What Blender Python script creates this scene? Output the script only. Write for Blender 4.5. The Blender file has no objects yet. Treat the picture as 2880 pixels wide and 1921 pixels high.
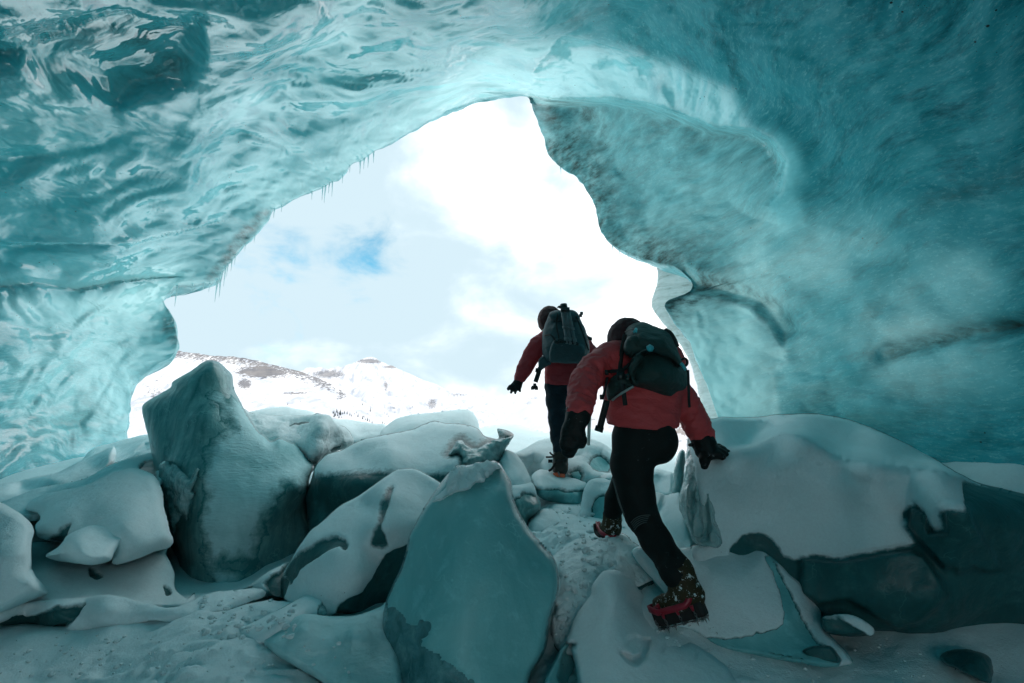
import bpy, math, random
import numpy as np
from mathutils import Vector
random.seed(7)
SC = bpy.context.scene
COL = SC.collection
R = math.radians
# ------------------------------------------------------------------ camera, sky, sun, exposure
CAMZ = 1.5
PITCH = R(10.4)
F = 1440.0                       # focal length in photograph pixels (2880 wide)
cd = bpy.data.cameras.new('camera'); cam = bpy.data.objects.new('camera', cd); COL.objects.link(cam)
cd.sensor_width = 36; cd.lens = 18; cd.clip_start = 0.05; cd.clip_end = 20000
cam.location = (0, 0, CAMZ); cam.rotation_euler = (R(90) + PITCH, 0, 0)
SC.camera = cam
SC.view_settings.view_transform = 'Standard'; SC.view_settings.look = 'None'
SC.view_settings.exposure = 0.6; SC.view_settings.gamma = 1
SC.view_settings.use_curve_mapping = False
cy = SC.cycles
cy.use_denoising = True
cy.max_bounces = 9; cy.diffuse_bounces = 6; cy.glossy_bounces = 3; cy.transmission_bounces = 5
cy.caustics_reflective = False; cy.caustics_refractive = False
cy.sample_clamp_indirect = 6.0

def at(px, py, d):
    """world point seen at photograph pixel (px, py), d metres along the view axis"""
    px = np.asarray(px, float); py = np.asarray(py, float); d = np.asarray(d, float)
    a = (px - 1440) / F; b = -(py - 960.5) / F
    c, s = math.cos(PITCH), math.sin(PITCH)
    return np.stack([a * d, (c - b * s) * d, (s + b * c) * d + CAMZ], -1)

SUN_AZ, SUN_EL = R(118), R(33)     # azimuth clockwise from +Y
w = bpy.data.worlds.new('World'); SC.world = w; w.use_nodes = True
nt = w.node_tree; nt.nodes.clear()
def nd(nt, t, **kw):
    n = nt.nodes.new(t)
    for k, v in kw.items():
        if k.startswith('i_'):
            key = k[2:]
            key = int(key) if key.isdigit() else key.replace('_', ' ')
            n.inputs[key].default_value = v
        else:
            setattr(n, k, v)
    return n
def ln(nt, a, b): nt.links.new(a, b)
def ramp(nt, fac, stops, interp='LINEAR'):
    n = nt.nodes.new('ShaderNodeValToRGB'); n.color_ramp.interpolation = interp
    e = n.color_ramp.elements
    while len(e) < len(stops): e.new(0.5)
    for i, (p, c) in enumerate(stops):
        e[i].position = p
        e[i].color = (c, c, c, 1) if np.isscalar(c) else (*c, 1)
    ln(nt, fac, n.inputs[0]); return n.outputs[0]
def mth(nt, op, a, b=None, clamp=False):
    n = nt.nodes.new('ShaderNodeMath'); n.operation = op; n.use_clamp = clamp
    for i, v in enumerate((a, b)):
        if v is None: continue
        if hasattr(v, 'is_linked'): ln(nt, v, n.inputs[i])
        else: n.inputs[i].default_value = v
    return n.outputs[0]
def mixc(nt, fac, a, b, typ='MIX'):
    n = nt.nodes.new('ShaderNodeMix'); n.data_type = 'RGBA'; n.blend_type = typ
    for idx, v in ((0, fac), (6, a), (7, b)):
        if hasattr(v, 'is_linked'): ln(nt, v, n.inputs[idx])
        elif idx == 0: n.inputs[0].default_value = v
        else: n.inputs[idx].default_value = (*v, 1)
    return n.outputs[2]
def noise(nt, vec, scale, detail=4, rough=.55, dist=0.0, typ=None):
    n = nt.nodes.new('ShaderNodeTexNoise')
    n.inputs['Scale'].default_value = scale; n.inputs['Detail'].default_value = detail
    n.inputs['Roughness'].default_value = rough; n.inputs['Distortion'].default_value = dist
    if vec is not None: ln(nt, vec, n.inputs['Vector'])
    return n.outputs[0]
def mapping(nt, vec, scale=(1, 1, 1), rot=(0, 0, 0), loc=(0, 0, 0)):
    n = nt.nodes.new('ShaderNodeMapping'); n.inputs['Scale'].default_value = scale
    n.inputs['Rotation'].default_value = rot; n.inputs['Location'].default_value = loc
    ln(nt, vec, n.inputs[0]); return n.outputs[0]

sky = nd(nt, 'ShaderNodeTexSky', sky_type='NISHITA', sun_disc=False, sun_elevation=SUN_EL, sun_rotation=SUN_AZ,
         altitude=2000, air_density=1.0, dust_density=0.6, ozone_density=1.5)
tc = nd(nt, 'ShaderNodeTexCoord')
dirv = tc.outputs['Generated']
# a cloud deck with one thin, torn patch where blue shows
blue_dir = at(870, 715, 1) - np.array([0, 0, CAMZ]); blue_dir /= np.linalg.norm(blue_dir)
gap_dir = at(1055, 735, 1) - np.array([0, 0, CAMZ]); gap_dir /= np.linalg.norm(gap_dir)
gap2_dir = at(715, 690, 1) - np.array([0, 0, CAMZ]); gap2_dir /= np.linalg.norm(gap2_dir)
def cone(v, lo, hi):
    n = nt.nodes.new('ShaderNodeVectorMath'); n.operation = 'DISTANCE'
    ln(nt, dirv, n.inputs[0]); n.inputs[1].default_value = tuple(v)
    m = nd(nt, 'ShaderNodeMapRange', i_1=hi, i_2=lo, i_3=0.0, i_4=1.0); ln(nt, n.outputs['Value'], m.inputs[0])
    return m.outputs[0]
big = noise(nt, mapping(nt, dirv, (1, 1, 1.6)), 2.6, 6, .55, .4)
fine = noise(nt, mapping(nt, dirv, (1, 1, 1.5), loc=(3, 1, 2)), 7.0, 8, .6, .5)
thin = mth(nt, 'ADD', mth(nt, 'MULTIPLY', cone(blue_dir, .06, .40), .52), mth(nt, 'MULTIPLY', mth(nt, 'SUBTRACT', fine, .5), 1.9))
thin = mth(nt, 'ADD', thin, mth(nt, 'MULTIPLY', mth(nt, 'SUBTRACT', big, .56), .9))
thin = mth(nt, 'ADD', thin, mth(nt, 'MULTIPLY', cone(gap_dir, .0, .11), .8))
thin = mth(nt, 'ADD', thin, mth(nt, 'MULTIPLY', cone(gap2_dir, .0, .13), .4))
soft = mth(nt, 'ADD', mth(nt, 'MULTIPLY', cone(blue_dir, .08, .72), .95), mth(nt, 'MULTIPLY', mth(nt, 'SUBTRACT', noise(nt, mapping(nt, dirv, (1, 1, 1.7), loc=(1, 4, 2)), 4.2, 7, .52, .25), .5), 1.5))
grey = ramp(nt, soft, [(.05, 0.0), (.75, 1.0)], 'EASE')
hole = ramp(nt, mth(nt, 'MULTIPLY', thin, .7), [(.40, 0.0), (.95, 1.0)], 'EASE')
cloud = mixc(nt, grey, (12.5, 12.7, 12.9), (4.2, 5.3, 5.85))
skyb = mixc(nt, 1.0, sky.outputs[0], (.36, 1.35, 1.25), 'MULTIPLY')
skyc = mixc(nt, hole, cloud, skyb)
bg = nd(nt, 'ShaderNodeBackground', i_Strength=0.11); ln(nt, skyc, bg.inputs[0])
out = nd(nt, 'ShaderNodeOutputWorld'); ln(nt, bg.outputs[0], out.inputs[0])

sd_ = bpy.data.lights.new('sun', 'SUN'); sd_.energy = .7; sd_.angle = R(12); sd_.color = (1, .96, .9)
sun = bpy.data.objects.new('sun', sd_); COL.objects.link(sun)
sv = Vector((math.sin(SUN_AZ) * math.cos(SUN_EL), math.cos(SUN_AZ) * math.cos(SUN_EL), math.sin(SUN_EL)))
sun.rotation_euler = sv.to_track_quat('Z', 'Y').to_euler()
sun.location = sv * 30

# ------------------------------------------------------------------ numeric helpers
_rng = np.random.RandomState(3)
_perm = np.tile(_rng.permutation(256), 3)
_grad = _rng.normal(size=(256, 3)); _grad /= np.linalg.norm(_grad, axis=1)[:, None]
def pn(p, seed=0):
    """gradient noise, about -1..1"""
    p = np.asarray(p, float) + seed * 17.31
    i = np.floor(p).astype(int); f = p - i; u = f * f * f * (f * (f * 6 - 15) + 10)
    i &= 255
    r = np.zeros(p.shape[:-1])
    for dx in (0, 1):
        for dy in (0, 1):
            for dz in (0, 1):
                h = _perm[_perm[_perm[(i[..., 0] + dx) & 255] + ((i[..., 1] + dy) & 255)] + ((i[..., 2] + dz) & 255)]
                g = _grad[h]
                v = g[..., 0] * (f[..., 0] - dx) + g[..., 1] * (f[..., 1] - dy) + g[..., 2] * (f[..., 2] - dz)
                wx = u[..., 0] if dx else 1 - u[..., 0]
                wy = u[..., 1] if dy else 1 - u[..., 1]
                wz = u[..., 2] if dz else 1 - u[..., 2]
                r += v * wx * wy * wz
    return r * 1.5
def fbm(p, octv=4, seed=0, gain=.5):
    a, s, r = 1.0, 1.0, 0
    for k in range(octv):
        r = r + a * pn(p * s, seed + k); a *= gain; s *= 2.03
    return r
def ridged(p, octv=3, seed=0, gain=.5):
    a, s, r = 1.0, 1.0, 0
    for k in range(octv):
        r = r + a * (1 - 2 * np.abs(pn(p * s, seed + k))); a *= gain; s *= 2.03
    return r
def sst(x, a=0., b=1.):
    t = np.clip((x - a) / (b - a), 0, 1); return t * t * (3 - 2 * t)
def spline(pts, closed=True, n=8):
    p = np.asarray(pts, float)
    if closed: q = np.vstack([p[-1], p, p[0], p[1]])
    else: q = np.vstack([2 * p[0] - p[1], p, 2 * p[-1] - p[-2]])
    outp = []
    for k in range(len(q) - 3):
        a, b, c, d = q[k:k + 4]
        for t in np.arange(n) / n:
            outp.append(.5 * (2 * b + (c - a) * t + (2 * a - 5 * b + 4 * c - d) * t * t + (3 * b - a - 3 * c + d) * t ** 3))
    if not closed: outp.append(p[-1])
    return np.array(outp)
def seg_dist(P, poly, closed=True):
    """distance of points P (N,2) to a polyline, and the nearest point"""
    A = poly; B = np.roll(poly, -1, 0)
    if not closed: A, B = poly[:-1], poly[1:]
    best = np.full(len(P), 1e18); near = np.zeros_like(P)
    for a, b in zip(A, B):
        ab = b - a; l2 = ab @ ab + 1e-12
        t = np.clip(((P - a) @ ab) / l2, 0, 1)
        q = a + t[:, None] * ab
        d = ((P - q) ** 2).sum(1); m = d < best
        best[m] = d[m]; near[m] = q[m]
    return np.sqrt(best), near
def inside(P, poly):
    x, y = P[:, 0], P[:, 1]; r = np.zeros(len(P), bool)
    A = poly; B = np.roll(poly, -1, 0)
    for (x1, y1), (x2, y2) in zip(A, B):
        if y1 == y2: continue
        c = ((y1 > y) != (y2 > y)) & (x < (x2 - x1) * (y - y1) / (y2 - y1) + x1)
        r ^= c
    return r
def sdist(P, poly):
    d, q = seg_dist(P, poly); return np.where(inside(P, poly), -d, d), q
def rbf(X, V, smooth=1e-6, kern=lambda r: r):
    """scattered interpolation with a linear tail"""
    X = np.asarray(X, float); V = np.asarray(V, float); n, k = X.shape
    K = kern(np.linalg.norm(X[:, None] - X[None], axis=2)) + smooth * np.eye(n)
    T = np.hstack([np.ones((n, 1)), X])
    if n <= k + 1:
        T = np.ones((n, 1))
    A = np.block([[K, T], [T.T, np.zeros((T.shape[1],) * 2)]])
    c = np.linalg.lstsq(A, np.concatenate([V, np.zeros(T.shape[1])]), rcond=None)[0]
    def f(Q):
        Q = np.asarray(Q, float); r = np.zeros(len(Q))
        for j in range(n): r += c[j] * kern(np.linalg.norm(Q - X[j], axis=1))
        r += c[n]
        if T.shape[1] > 1: r += Q @ c[n + 1:]
        return r
    return f
# photograph crops that outlines were read from: origin and scale
ZO = {'P': (0, 0, 2351 / 2880), 'A': (0, 1200, 3.918), 'B': (360, 980, 3.918), 'C': (400, 1340, 3.918), 'D': (800, 1120, 3.918),
      'E': (0, 1520, 3.918), 'F': (600, 1520, 3.918), 'G': (1100, 1520, 3.918), 'H': (1360, 1180, 3.918),
      'I': (1900, 1120, 3.918), 'J': (1800, 1480, 3.918), 'K': (2280, 1280, 3.918), 'L': (2280, 1520, 3.918),
      'M': (1500, 1480, 3.564), 'N': (1400, 820, 2.904), 'Q': (1540, 1180, 2.529), 'S': (0, 0, 1)}
def Z(*seq):
    """('B', x, y, x, y, ..., 'C', x, y ...) -> photograph pixels"""
    o = None; r = []; i = 0
    while i < len(seq):
        if isinstance(seq[i], str): o = ZO[seq[i]]; i += 1; continue
        r.append((o[0] + seq[i] / o[2], o[1] + seq[i + 1] / o[2])); i += 2
    return np.array(r)

# ------------------------------------------------------------------ scene-graph helpers
def tag(o, label=None, cat=None, group=None, kind=None):
    if label: o['label'] = label
    if cat: o['category'] = cat
    if group: o['group'] = group
    if kind: o['kind'] = kind
    return o
def empty(name, loc, label=None, cat=None, group=None):
    o = bpy.data.objects.new(name, None); COL.objects.link(o); o.location = tuple(loc); o.empty_display_size = .1
    return tag(o, label, cat, group)
def mesh_obj(name, V, Fc, mat, parent=None, smooth=True, attrs=None, mats=None, midx=None):
    me = bpy.data.meshes.new(name)
    V = np.asarray(V, float)
    if parent is not None: V = V - np.array(wloc(parent))
    Fq = np.asarray(Fc)
    if Fq.dtype != object and Fq.ndim == 2:
        nf, k = Fq.shape
        me.vertices.add(len(V)); me.vertices.foreach_set('co', V.ravel())
        me.loops.add(nf * k); me.loops.foreach_set('vertex_index', Fq.ravel().astype(np.int32))
        me.polygons.add(nf); me.polygons.foreach_set('loop_start', np.arange(nf, dtype=np.int32) * k)
        me.update(calc_edges=True)
    else:
        me.from_pydata([tuple(v) for v in V], [], [tuple(f) for f in Fc])
    if attrs:
        for k, v in attrs.items():
            a = me.attributes.new(k, 'FLOAT', 'POINT'); a.data.foreach_set('value', np.asarray(v, np.float32))
    for m in (mats or [mat]): me.materials.append(m)
    if midx is not None: me.polygons.foreach_set('material_index', np.asarray(midx, np.int32))
    me.validate()
    me.polygons.foreach_set('use_smooth', np.full(len(me.polygons), smooth))
    me.update()
    o = bpy.data.objects.new(name, me); COL.objects.link(o)
    if parent is not None: o.parent = parent
    return o
def wloc(o):
    l = Vector((0, 0, 0))
    while o is not None: l += Vector(o.location); o = o.parent
    return l
def vnormals(V, Q):
    """vertex normals of a quad mesh"""
    a, b, c, d = (V[Q[:, k]] for k in range(4))
    fn = np.cross(c - a, d - b)
    n = np.zeros_like(V)
    for k in range(4):
        for j in range(3): n[:, j] += np.bincount(Q[:, k], fn[:, j], len(V))
    return n / (np.linalg.norm(n, axis=1)[:, None] + 1e-12)
def tube(path, rad, n=8, cap=True):
    """tapered tube along a path -> verts, faces"""
    P = np.asarray(path, float); rad = np.broadcast_to(np.asarray(rad, float), (len(P),))
    T = np.gradient(P, axis=0); T /= np.linalg.norm(T, axis=1)[:, None] + 1e-12
    up = np.array([.3, .2, .93])
    V, Fc = [], []
    for k in range(len(P)):
        a = np.cross(T[k], up); a /= np.linalg.norm(a) + 1e-9; b = np.cross(T[k], a)
        for j in range(n):
            t = 2 * math.pi * j / n
            V.append(P[k] + rad[k] * (math.cos(t) * a + math.sin(t) * b))
    for k in range(len(P) - 1):
        for j in range(n):
            Fc.append((k * n + j, k * n + (j + 1) % n, (k + 1) * n + (j + 1) % n, (k + 1) * n + j))
    if cap:
        Fc.append(tuple(range(n))[::-1]); Fc.append(tuple((len(P) - 1) * n + j for j in range(n)))
    return V, Fc
class MB:
    """collects pieces of one mesh"""
    def __init__(s): s.V, s.F, s.M = [], [], []
    def add(s, vf, m=0):
        o = len(s.V); s.V += [tuple(v) for v in vf[0]]; s.F += [tuple(i + o for i in f) for f in vf[1]]; s.M += [m] * len(vf[1])
    def tube(s, path, rad, n=8, m=0): s.add(tube(path, rad, n), m)
    def build(s, name, mat, parent=None, mats=None, smooth=True):
        return mesh_obj(name, s.V, np.array(s.F, dtype=object), mat, parent, smooth, mats=mats, midx=s.M if mats else None)
def ribbon(path, side, wdt, th):
    """flat webbing strap along a path: side = width direction"""
    P = np.asarray(path, float); side = np.asarray(side, float)
    T = np.gradient(P, axis=0); T /= np.linalg.norm(T, axis=1)[:, None] + 1e-12
    V, Fc = [], []
    for k in range(len(P)):
        s_ = side - T[k] * (side @ T[k]); s_ /= np.linalg.norm(s_) + 1e-9
        nn = np.cross(T[k], s_)
        for a, b in ((-1, -1), (1, -1), (1, 1), (-1, 1)): V.append(P[k] + s_ * a * wdt / 2 + nn * b * th / 2)
    for k in range(len(P) - 1):
        for j in range(4): Fc.append((k * 4 + j, k * 4 + (j + 1) % 4, k * 4 + 4 + (j + 1) % 4, k * 4 + 4 + j))
    Fc += [(3, 2, 1, 0), tuple((len(P) - 1) * 4 + j for j in range(4))]
    return V, Fc
def box(c, h, ax=None):
    c = np.asarray(c, float); A = np.eye(3) if ax is None else np.asarray(ax, float)
    V = [c + A[0] * h[0] * i + A[1] * h[1] * j + A[2] * h[2] * k for i in (-1, 1) for j in (-1, 1) for k in (-1, 1)]
    return V, [(0, 1, 3, 2), (4, 6, 7, 5), (0, 4, 5, 1), (2, 3, 7, 6), (0, 2, 6, 4), (1, 5, 7, 3)]
def cone_mesh(a, b, r, n=6):
    return tube([a, np.asarray(a) * .5 + np.asarray(b) * .5, b], [r, r * .55, r * .06], n)

# ------------------------------------------------------------------ signed distance bodies -> one continuous mesh
def smin(a, b, k):
    h = np.clip(.5 + .5 * (b - a) / k, 0, 1); return b * (1 - h) + a * h - k * h * (1 - h)
def cap(P, a, b, ra, rb):
    a = np.asarray(a, float); ba = np.asarray(b, float) - a; l2 = ba @ ba + 1e-12
    t = np.clip(((P - a) @ ba) / l2, 0, 1)
    return np.linalg.norm(P - a - t[:, None] * ba, axis=1) - (ra + (rb - ra) * t)
def chain(P, pts, rs, k=.03):
    d = None
    for i in range(len(pts) - 1):
        e = cap(P, pts[i], pts[i + 1], rs[i], rs[i + 1]); d = e if d is None else smin(d, e, k)
    return d
def ell(P, c, r, A=None):
    q = P - np.asarray(c, float)
    if A is not None: q = q @ np.asarray(A, float).T
    r = np.asarray(r, float)
    k0 = np.linalg.norm(q / r, axis=1); k1 = np.linalg.norm(q / (r * r), axis=1) + 1e-9
    return k0 * (k0 - 1) / k1
def rbox(P, c, h, A=None, r=.02):
    q = P - np.asarray(c, float)
    if A is not None: q = q @ np.asarray(A, float).T
    q = np.abs(q) - (np.asarray(h, float) - r)
    return np.linalg.norm(np.maximum(q, 0), axis=1) + np.minimum(q.max(1), 0) - r
def surface_nets(fn, lo, hi, h):
    lo = np.asarray(lo, float); hi = np.asarray(hi, float)
    n = np.ceil((hi - lo) / h).astype(int) + 1
    ax = [lo[k] + np.arange(n[k]) * h for k in range(3)]
    G = np.stack(np.meshgrid(*ax, indexing='ij'), -1).reshape(-1, 3)
    val = np.concatenate([fn(G[k:k + 300000]) for k in range(0, len(G), 300000)]).reshape(n)
    val[0] = val[-1] = 1; val[:, 0] = val[:, -1] = 1; val[:, :, 0] = val[:, :, -1] = 1
    s = val < 0
    acc = np.zeros((*(n - 1), 3)); cnt = np.zeros(n - 1)
    def sl(o): return tuple(slice(o[k], n[k] - 1 + o[k]) for k in range(3))
    for axn in range(3):
        for o1 in (0, 1):
            for o2 in (0, 1):
                oa = [0, 0, 0]; others = [k for k in range(3) if k != axn]
                oa[others[0]] = o1; oa[others[1]] = o2; ob = list(oa); ob[axn] = 1
                va, vb = val[sl(oa)], val[sl(ob)]; cr = s[sl(oa)] != s[sl(ob)]
                t = np.where(cr, va / np.where(va - vb == 0, 1, va - vb), 0)
                for k in range(3): acc[..., k] += cr * ((t if k == axn else oa[k]))
                cnt += cr
    ok = cnt > 0
    idx = np.full(n - 1, -1); idx[ok] = np.arange(ok.sum())
    ijk = np.argwhere(ok)
    V = lo + (ijk + acc[ok] / cnt[ok][:, None]) * h
    Q = []
    for axn in range(3):
        oth = [k for k in range(3) if k != axn]
        a = [slice(None)] * 3; b = [slice(None)] * 3
        a[axn] = slice(0, n[axn] - 1); b[axn] = slice(1, n[axn])
        cr = np.argwhere(s[tuple(a)] != s[tuple(b)])
        cr = cr[(cr[:, oth[0]] > 0) & (cr[:, oth[1]] > 0)]
        cr = cr[(cr[:, oth[0]] < n[oth[0]] - 1) & (cr[:, oth[1]] < n[oth[1]] - 1)]
        sg = s[tuple(cr.T)]
        def g(d1, d2):
            c = cr.copy(); c[:, oth[0]] -= d1; c[:, oth[1]] -= d2; return idx[tuple(c.T)]
        q = np.stack([g(1, 1), g(0, 1), g(0, 0), g(1, 0)], 1)
        if axn == 1: q = q[:, ::-1]
        q[~sg] = q[~sg][:, ::-1]
        Q.append(q)
    return V, np.vstack(Q)
def sdf_obj(name, fn, pts, margin, h, mat, parent, mats=None, midx_fn=None):
    pts = np.asarray(pts, float)
    V, Q = surface_nets(fn, pts.min(0) - margin, pts.max(0) + margin, h)
    mi = None
    if midx_fn is not None: mi = midx_fn(V[Q].mean(1))
    return mesh_obj(name, V, Q, mat, parent, mats=mats, midx=mi)
# ------------------------------------------------------------------ materials
def new_mat(name, base=(.5, .5, .5), rough=.6, spec=.5, **kw):
    m = bpy.data.materials.new(name); m.use_nodes = True
    nt = m.node_tree; p = nt.nodes['Principled BSDF']
    p.inputs['Base Color'].default_value = (*base, 1); p.inputs['Roughness'].default_value = rough
    p.inputs['Specular IOR Level'].default_value = spec
    for k, v in kw.items(): p.inputs[k.replace('_', ' ')].default_value = v
    return m, nt, p
def objco(nt): return nd(nt, 'ShaderNodeNewGeometry').outputs['Position']
def bump(nt, h, dist, strength=1.0, prev=None):
    b = nt.nodes.new('ShaderNodeBump'); b.inputs['Distance'].default_value = dist
    if hasattr(strength, 'is_linked'): ln(nt, strength, b.inputs['Strength'])
    else: b.inputs['Strength'].default_value = strength
    ln(nt, h, b.inputs['Height'])
    if prev is not None: ln(nt, prev, b.inputs['Normal'])
    return b.outputs[0]
def attr(nt, name):
    n = nt.nodes.new('ShaderNodeAttribute'); n.attribute_name = name; return n.outputs['Fac']
def specks(nt, co, scale, size, dens):
    v = nt.nodes.new('ShaderNodeTexVoronoi'); v.inputs['Scale'].default_value = scale; ln(nt, co, v.inputs['Vector'])
    a = mth(nt, 'LESS_THAN', v.outputs['Distance'], size)
    b = mth(nt, 'GREATER_THAN', noise(nt, co, 1.9, 3, .6), dens)
    return mth(nt, 'MULTIPLY', a, b)
def snow_mat(name, col, fine=.007, crust=.014, sp=True, edge=None):
    m, nt, p = new_mat(name, col, .75, .25)
    co = objco(nt)
    h = noise(nt, co, 130, 3, .7)
    b = bump(nt, h, fine, .5)
    b = bump(nt, noise(nt, co, 22, 4, .6), crust, .45, b)
    ln(nt, b, p.inputs['Normal'])
    c = mixc(nt, ramp(nt, noise(nt, co, 2.2, 4, .6), [(.35, 0), (.7, 1)]), col, tuple(x * .9 for x in col))
    c = mixc(nt, mth(nt, 'MULTIPLY', ramp(nt, noise(nt, co, 75, 4, .8), [(.35, 1.), (.6, 0.)]), .16), c, tuple(x * .55 for x in col))
    if sp: c = mixc(nt, specks(nt, co, 26, .06, .6), c, (.04, .04, .04))
    if edge:
        f = mth(nt, 'ADD', attr(nt, 'cov'), mth(nt, 'MULTIPLY', mth(nt, 'SUBTRACT', noise(nt, co, 20, 6, .65), .5), .8))
        f = ramp(nt, f, [(.1, 0.), (.5, 1.)])
        c = mixc(nt, f, edge, c)
        ln(nt, mth(nt, 'ADD', mth(nt, 'MULTIPLY', f, .45), .3), p.inputs['Roughness'])
    ln(nt, c, p.inputs['Base Color'])
    return m
M = {}
M['snow'] = snow_mat('cave_snow', (.74, .885, .905))
M['snow_edge'] = snow_mat('snow_dusting', (.74, .885, .905), edge=(.03, .14, .145))
M['snow_trodden'] = snow_mat('trodden_snow', (.76, .89, .905), .012, .05)
M['snow_open'] = snow_mat('open_snow', (.82, .84, .86), sp=False)
def ice_mat(name, dark, lite, rough=.2, streak=(3, 3, 1.2), frost=0., speck=.62, bmp=.03, bs=7., trans=.0, spec=.5):
    m, nt, p = new_mat(name, dark, rough, spec, IOR=1.31)
    co = objco(nt)
    n1 = noise(nt, mapping(nt, co, streak, rot=(.2, .5, .3)), 1.6, 7, .62, .8)
    c = ramp(nt, n1, [(.3, dark), (.55, tuple((a + b) / 2 for a, b in zip(dark, lite))), (.75, lite)])
    cl = ramp(nt, noise(nt, co, 9, 8, .75), [(.52, 0.), (.7, 1.)])
    c = mixc(nt, mth(nt, 'MULTIPLY', cl, .35), c, tuple(min(1, x * 1.5 + .04) for x in lite))
    vc = nt.nodes.new('ShaderNodeTexVoronoi'); vc.feature = 'DISTANCE_TO_EDGE'; vc.inputs['Scale'].default_value = 3.4
    wp = nd(nt, 'ShaderNodeVectorMath', operation='ADD'); ln(nt, co, wp.inputs[0])
    wn = nt.nodes.new('ShaderNodeTexNoise'); wn.inputs['Scale'].default_value = 3; wn.inputs['Detail'].default_value = 4; ln(nt, co, wn.inputs['Vector']); ln(nt, wn.outputs['Color'], wp.inputs[1])
    ln(nt, wp.outputs[0], vc.inputs['Vector'])
    crk = mth(nt, 'MULTIPLY', mth(nt, 'LESS_THAN', vc.outputs['Distance'], .012), ramp(nt, noise(nt, co, 2.5, 3, .6), [(.5, 0.), (.62, 1.)]))
    c = mixc(nt, mth(nt, 'MULTIPLY', crk, .22), c, tuple(min(1, x * 1.8 + .08) for x in lite))
    c = mixc(nt, specks(nt, co, 30, .11, speck), c, (.012, .014, .012))
    ln(nt, c, p.inputs['Base Color'])
    vf = nt.nodes.new('ShaderNodeTexVoronoi'); vf.inputs['Scale'].default_value = 4.5; ln(nt, wp.outputs[0], vf.inputs['Vector'])
    b = bump(nt, vf.outputs['Distance'], .04, .12)
    b = bump(nt, noise(nt, co, bs, 4, .55, .5), bmp, .6, b)
    b = bump(nt, noise(nt, co, 70, 3, .6), .003, .6 if frost else .35, b)
    ln(nt, b, p.inputs['Normal'])
    if trans: p.inputs['Transmission Weight'].default_value = trans
    return m
M['ice_dark'] = ice_mat('dark_clear_ice', (.012, .075, .078), (.035, .15, .155), .36, bmp=.02)
M['ice_tall'] = ice_mat('tall_block_ice', (.035, .18, .19), (.22, .46, .46), .3, streak=(6, 6, 1.0), bmp=.02, speck=.64)
M['ice_frost'] = ice_mat('frosted_ice', (.13, .43, .45), (.23, .56, .58), .42, frost=1, speck=.66, bmp=.008, bs=5)
M['ice_glass'] = ice_mat('glassy_ice', (.20, .45, .46), (.60, .80, .80), .08, streak=(9, 9, 1.2), bmp=.05, bs=11, speck=.7, trans=.25)
M['ice_bubbly'] = ice_mat('bubbly_clear_ice', (.03, .15, .17), (.14, .38, .40), .07, streak=(9, 9, 9), bmp=.02, bs=32, speck=.9)
def frost_mat(edge=None):
    m, nt, p = new_mat('wind_frost', (.32, .55, .56), .7, .25)
    co = objco(nt)
    wv = noise(nt, mapping(nt, co, (10, 10, 34), rot=(0, .45, 0)), 1.6, 3, .5, .3)
    b = bump(nt, wv, .02, .6); b = bump(nt, noise(nt, co, 110, 3, .7), .004, .5, b)
    ln(nt, b, p.inputs['Normal'])
    c = ramp(nt, noise(nt, co, 1.8, 6, .65, .3), [(.3, (.20, .48, .50)), (.6, (.50, .76, .78))])
    c = mixc(nt, specks(nt, co, 26, .08, .6), c, (.02, .02, .02))
    if edge:
        f = mth(nt, 'ADD', attr(nt, 'cov'), mth(nt, 'MULTIPLY', mth(nt, 'SUBTRACT', noise(nt, co, 11, 8, .7), .5), 1.8))
        c = mixc(nt, ramp(nt, f, [(.1, 0.), (.9, 1.)]), edge, c)
    ln(nt, c, p.inputs['Base Color'])
    return m
M['frost'] = frost_mat(); M['frost_edge'] = frost_mat((.05, .22, .225))
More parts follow.
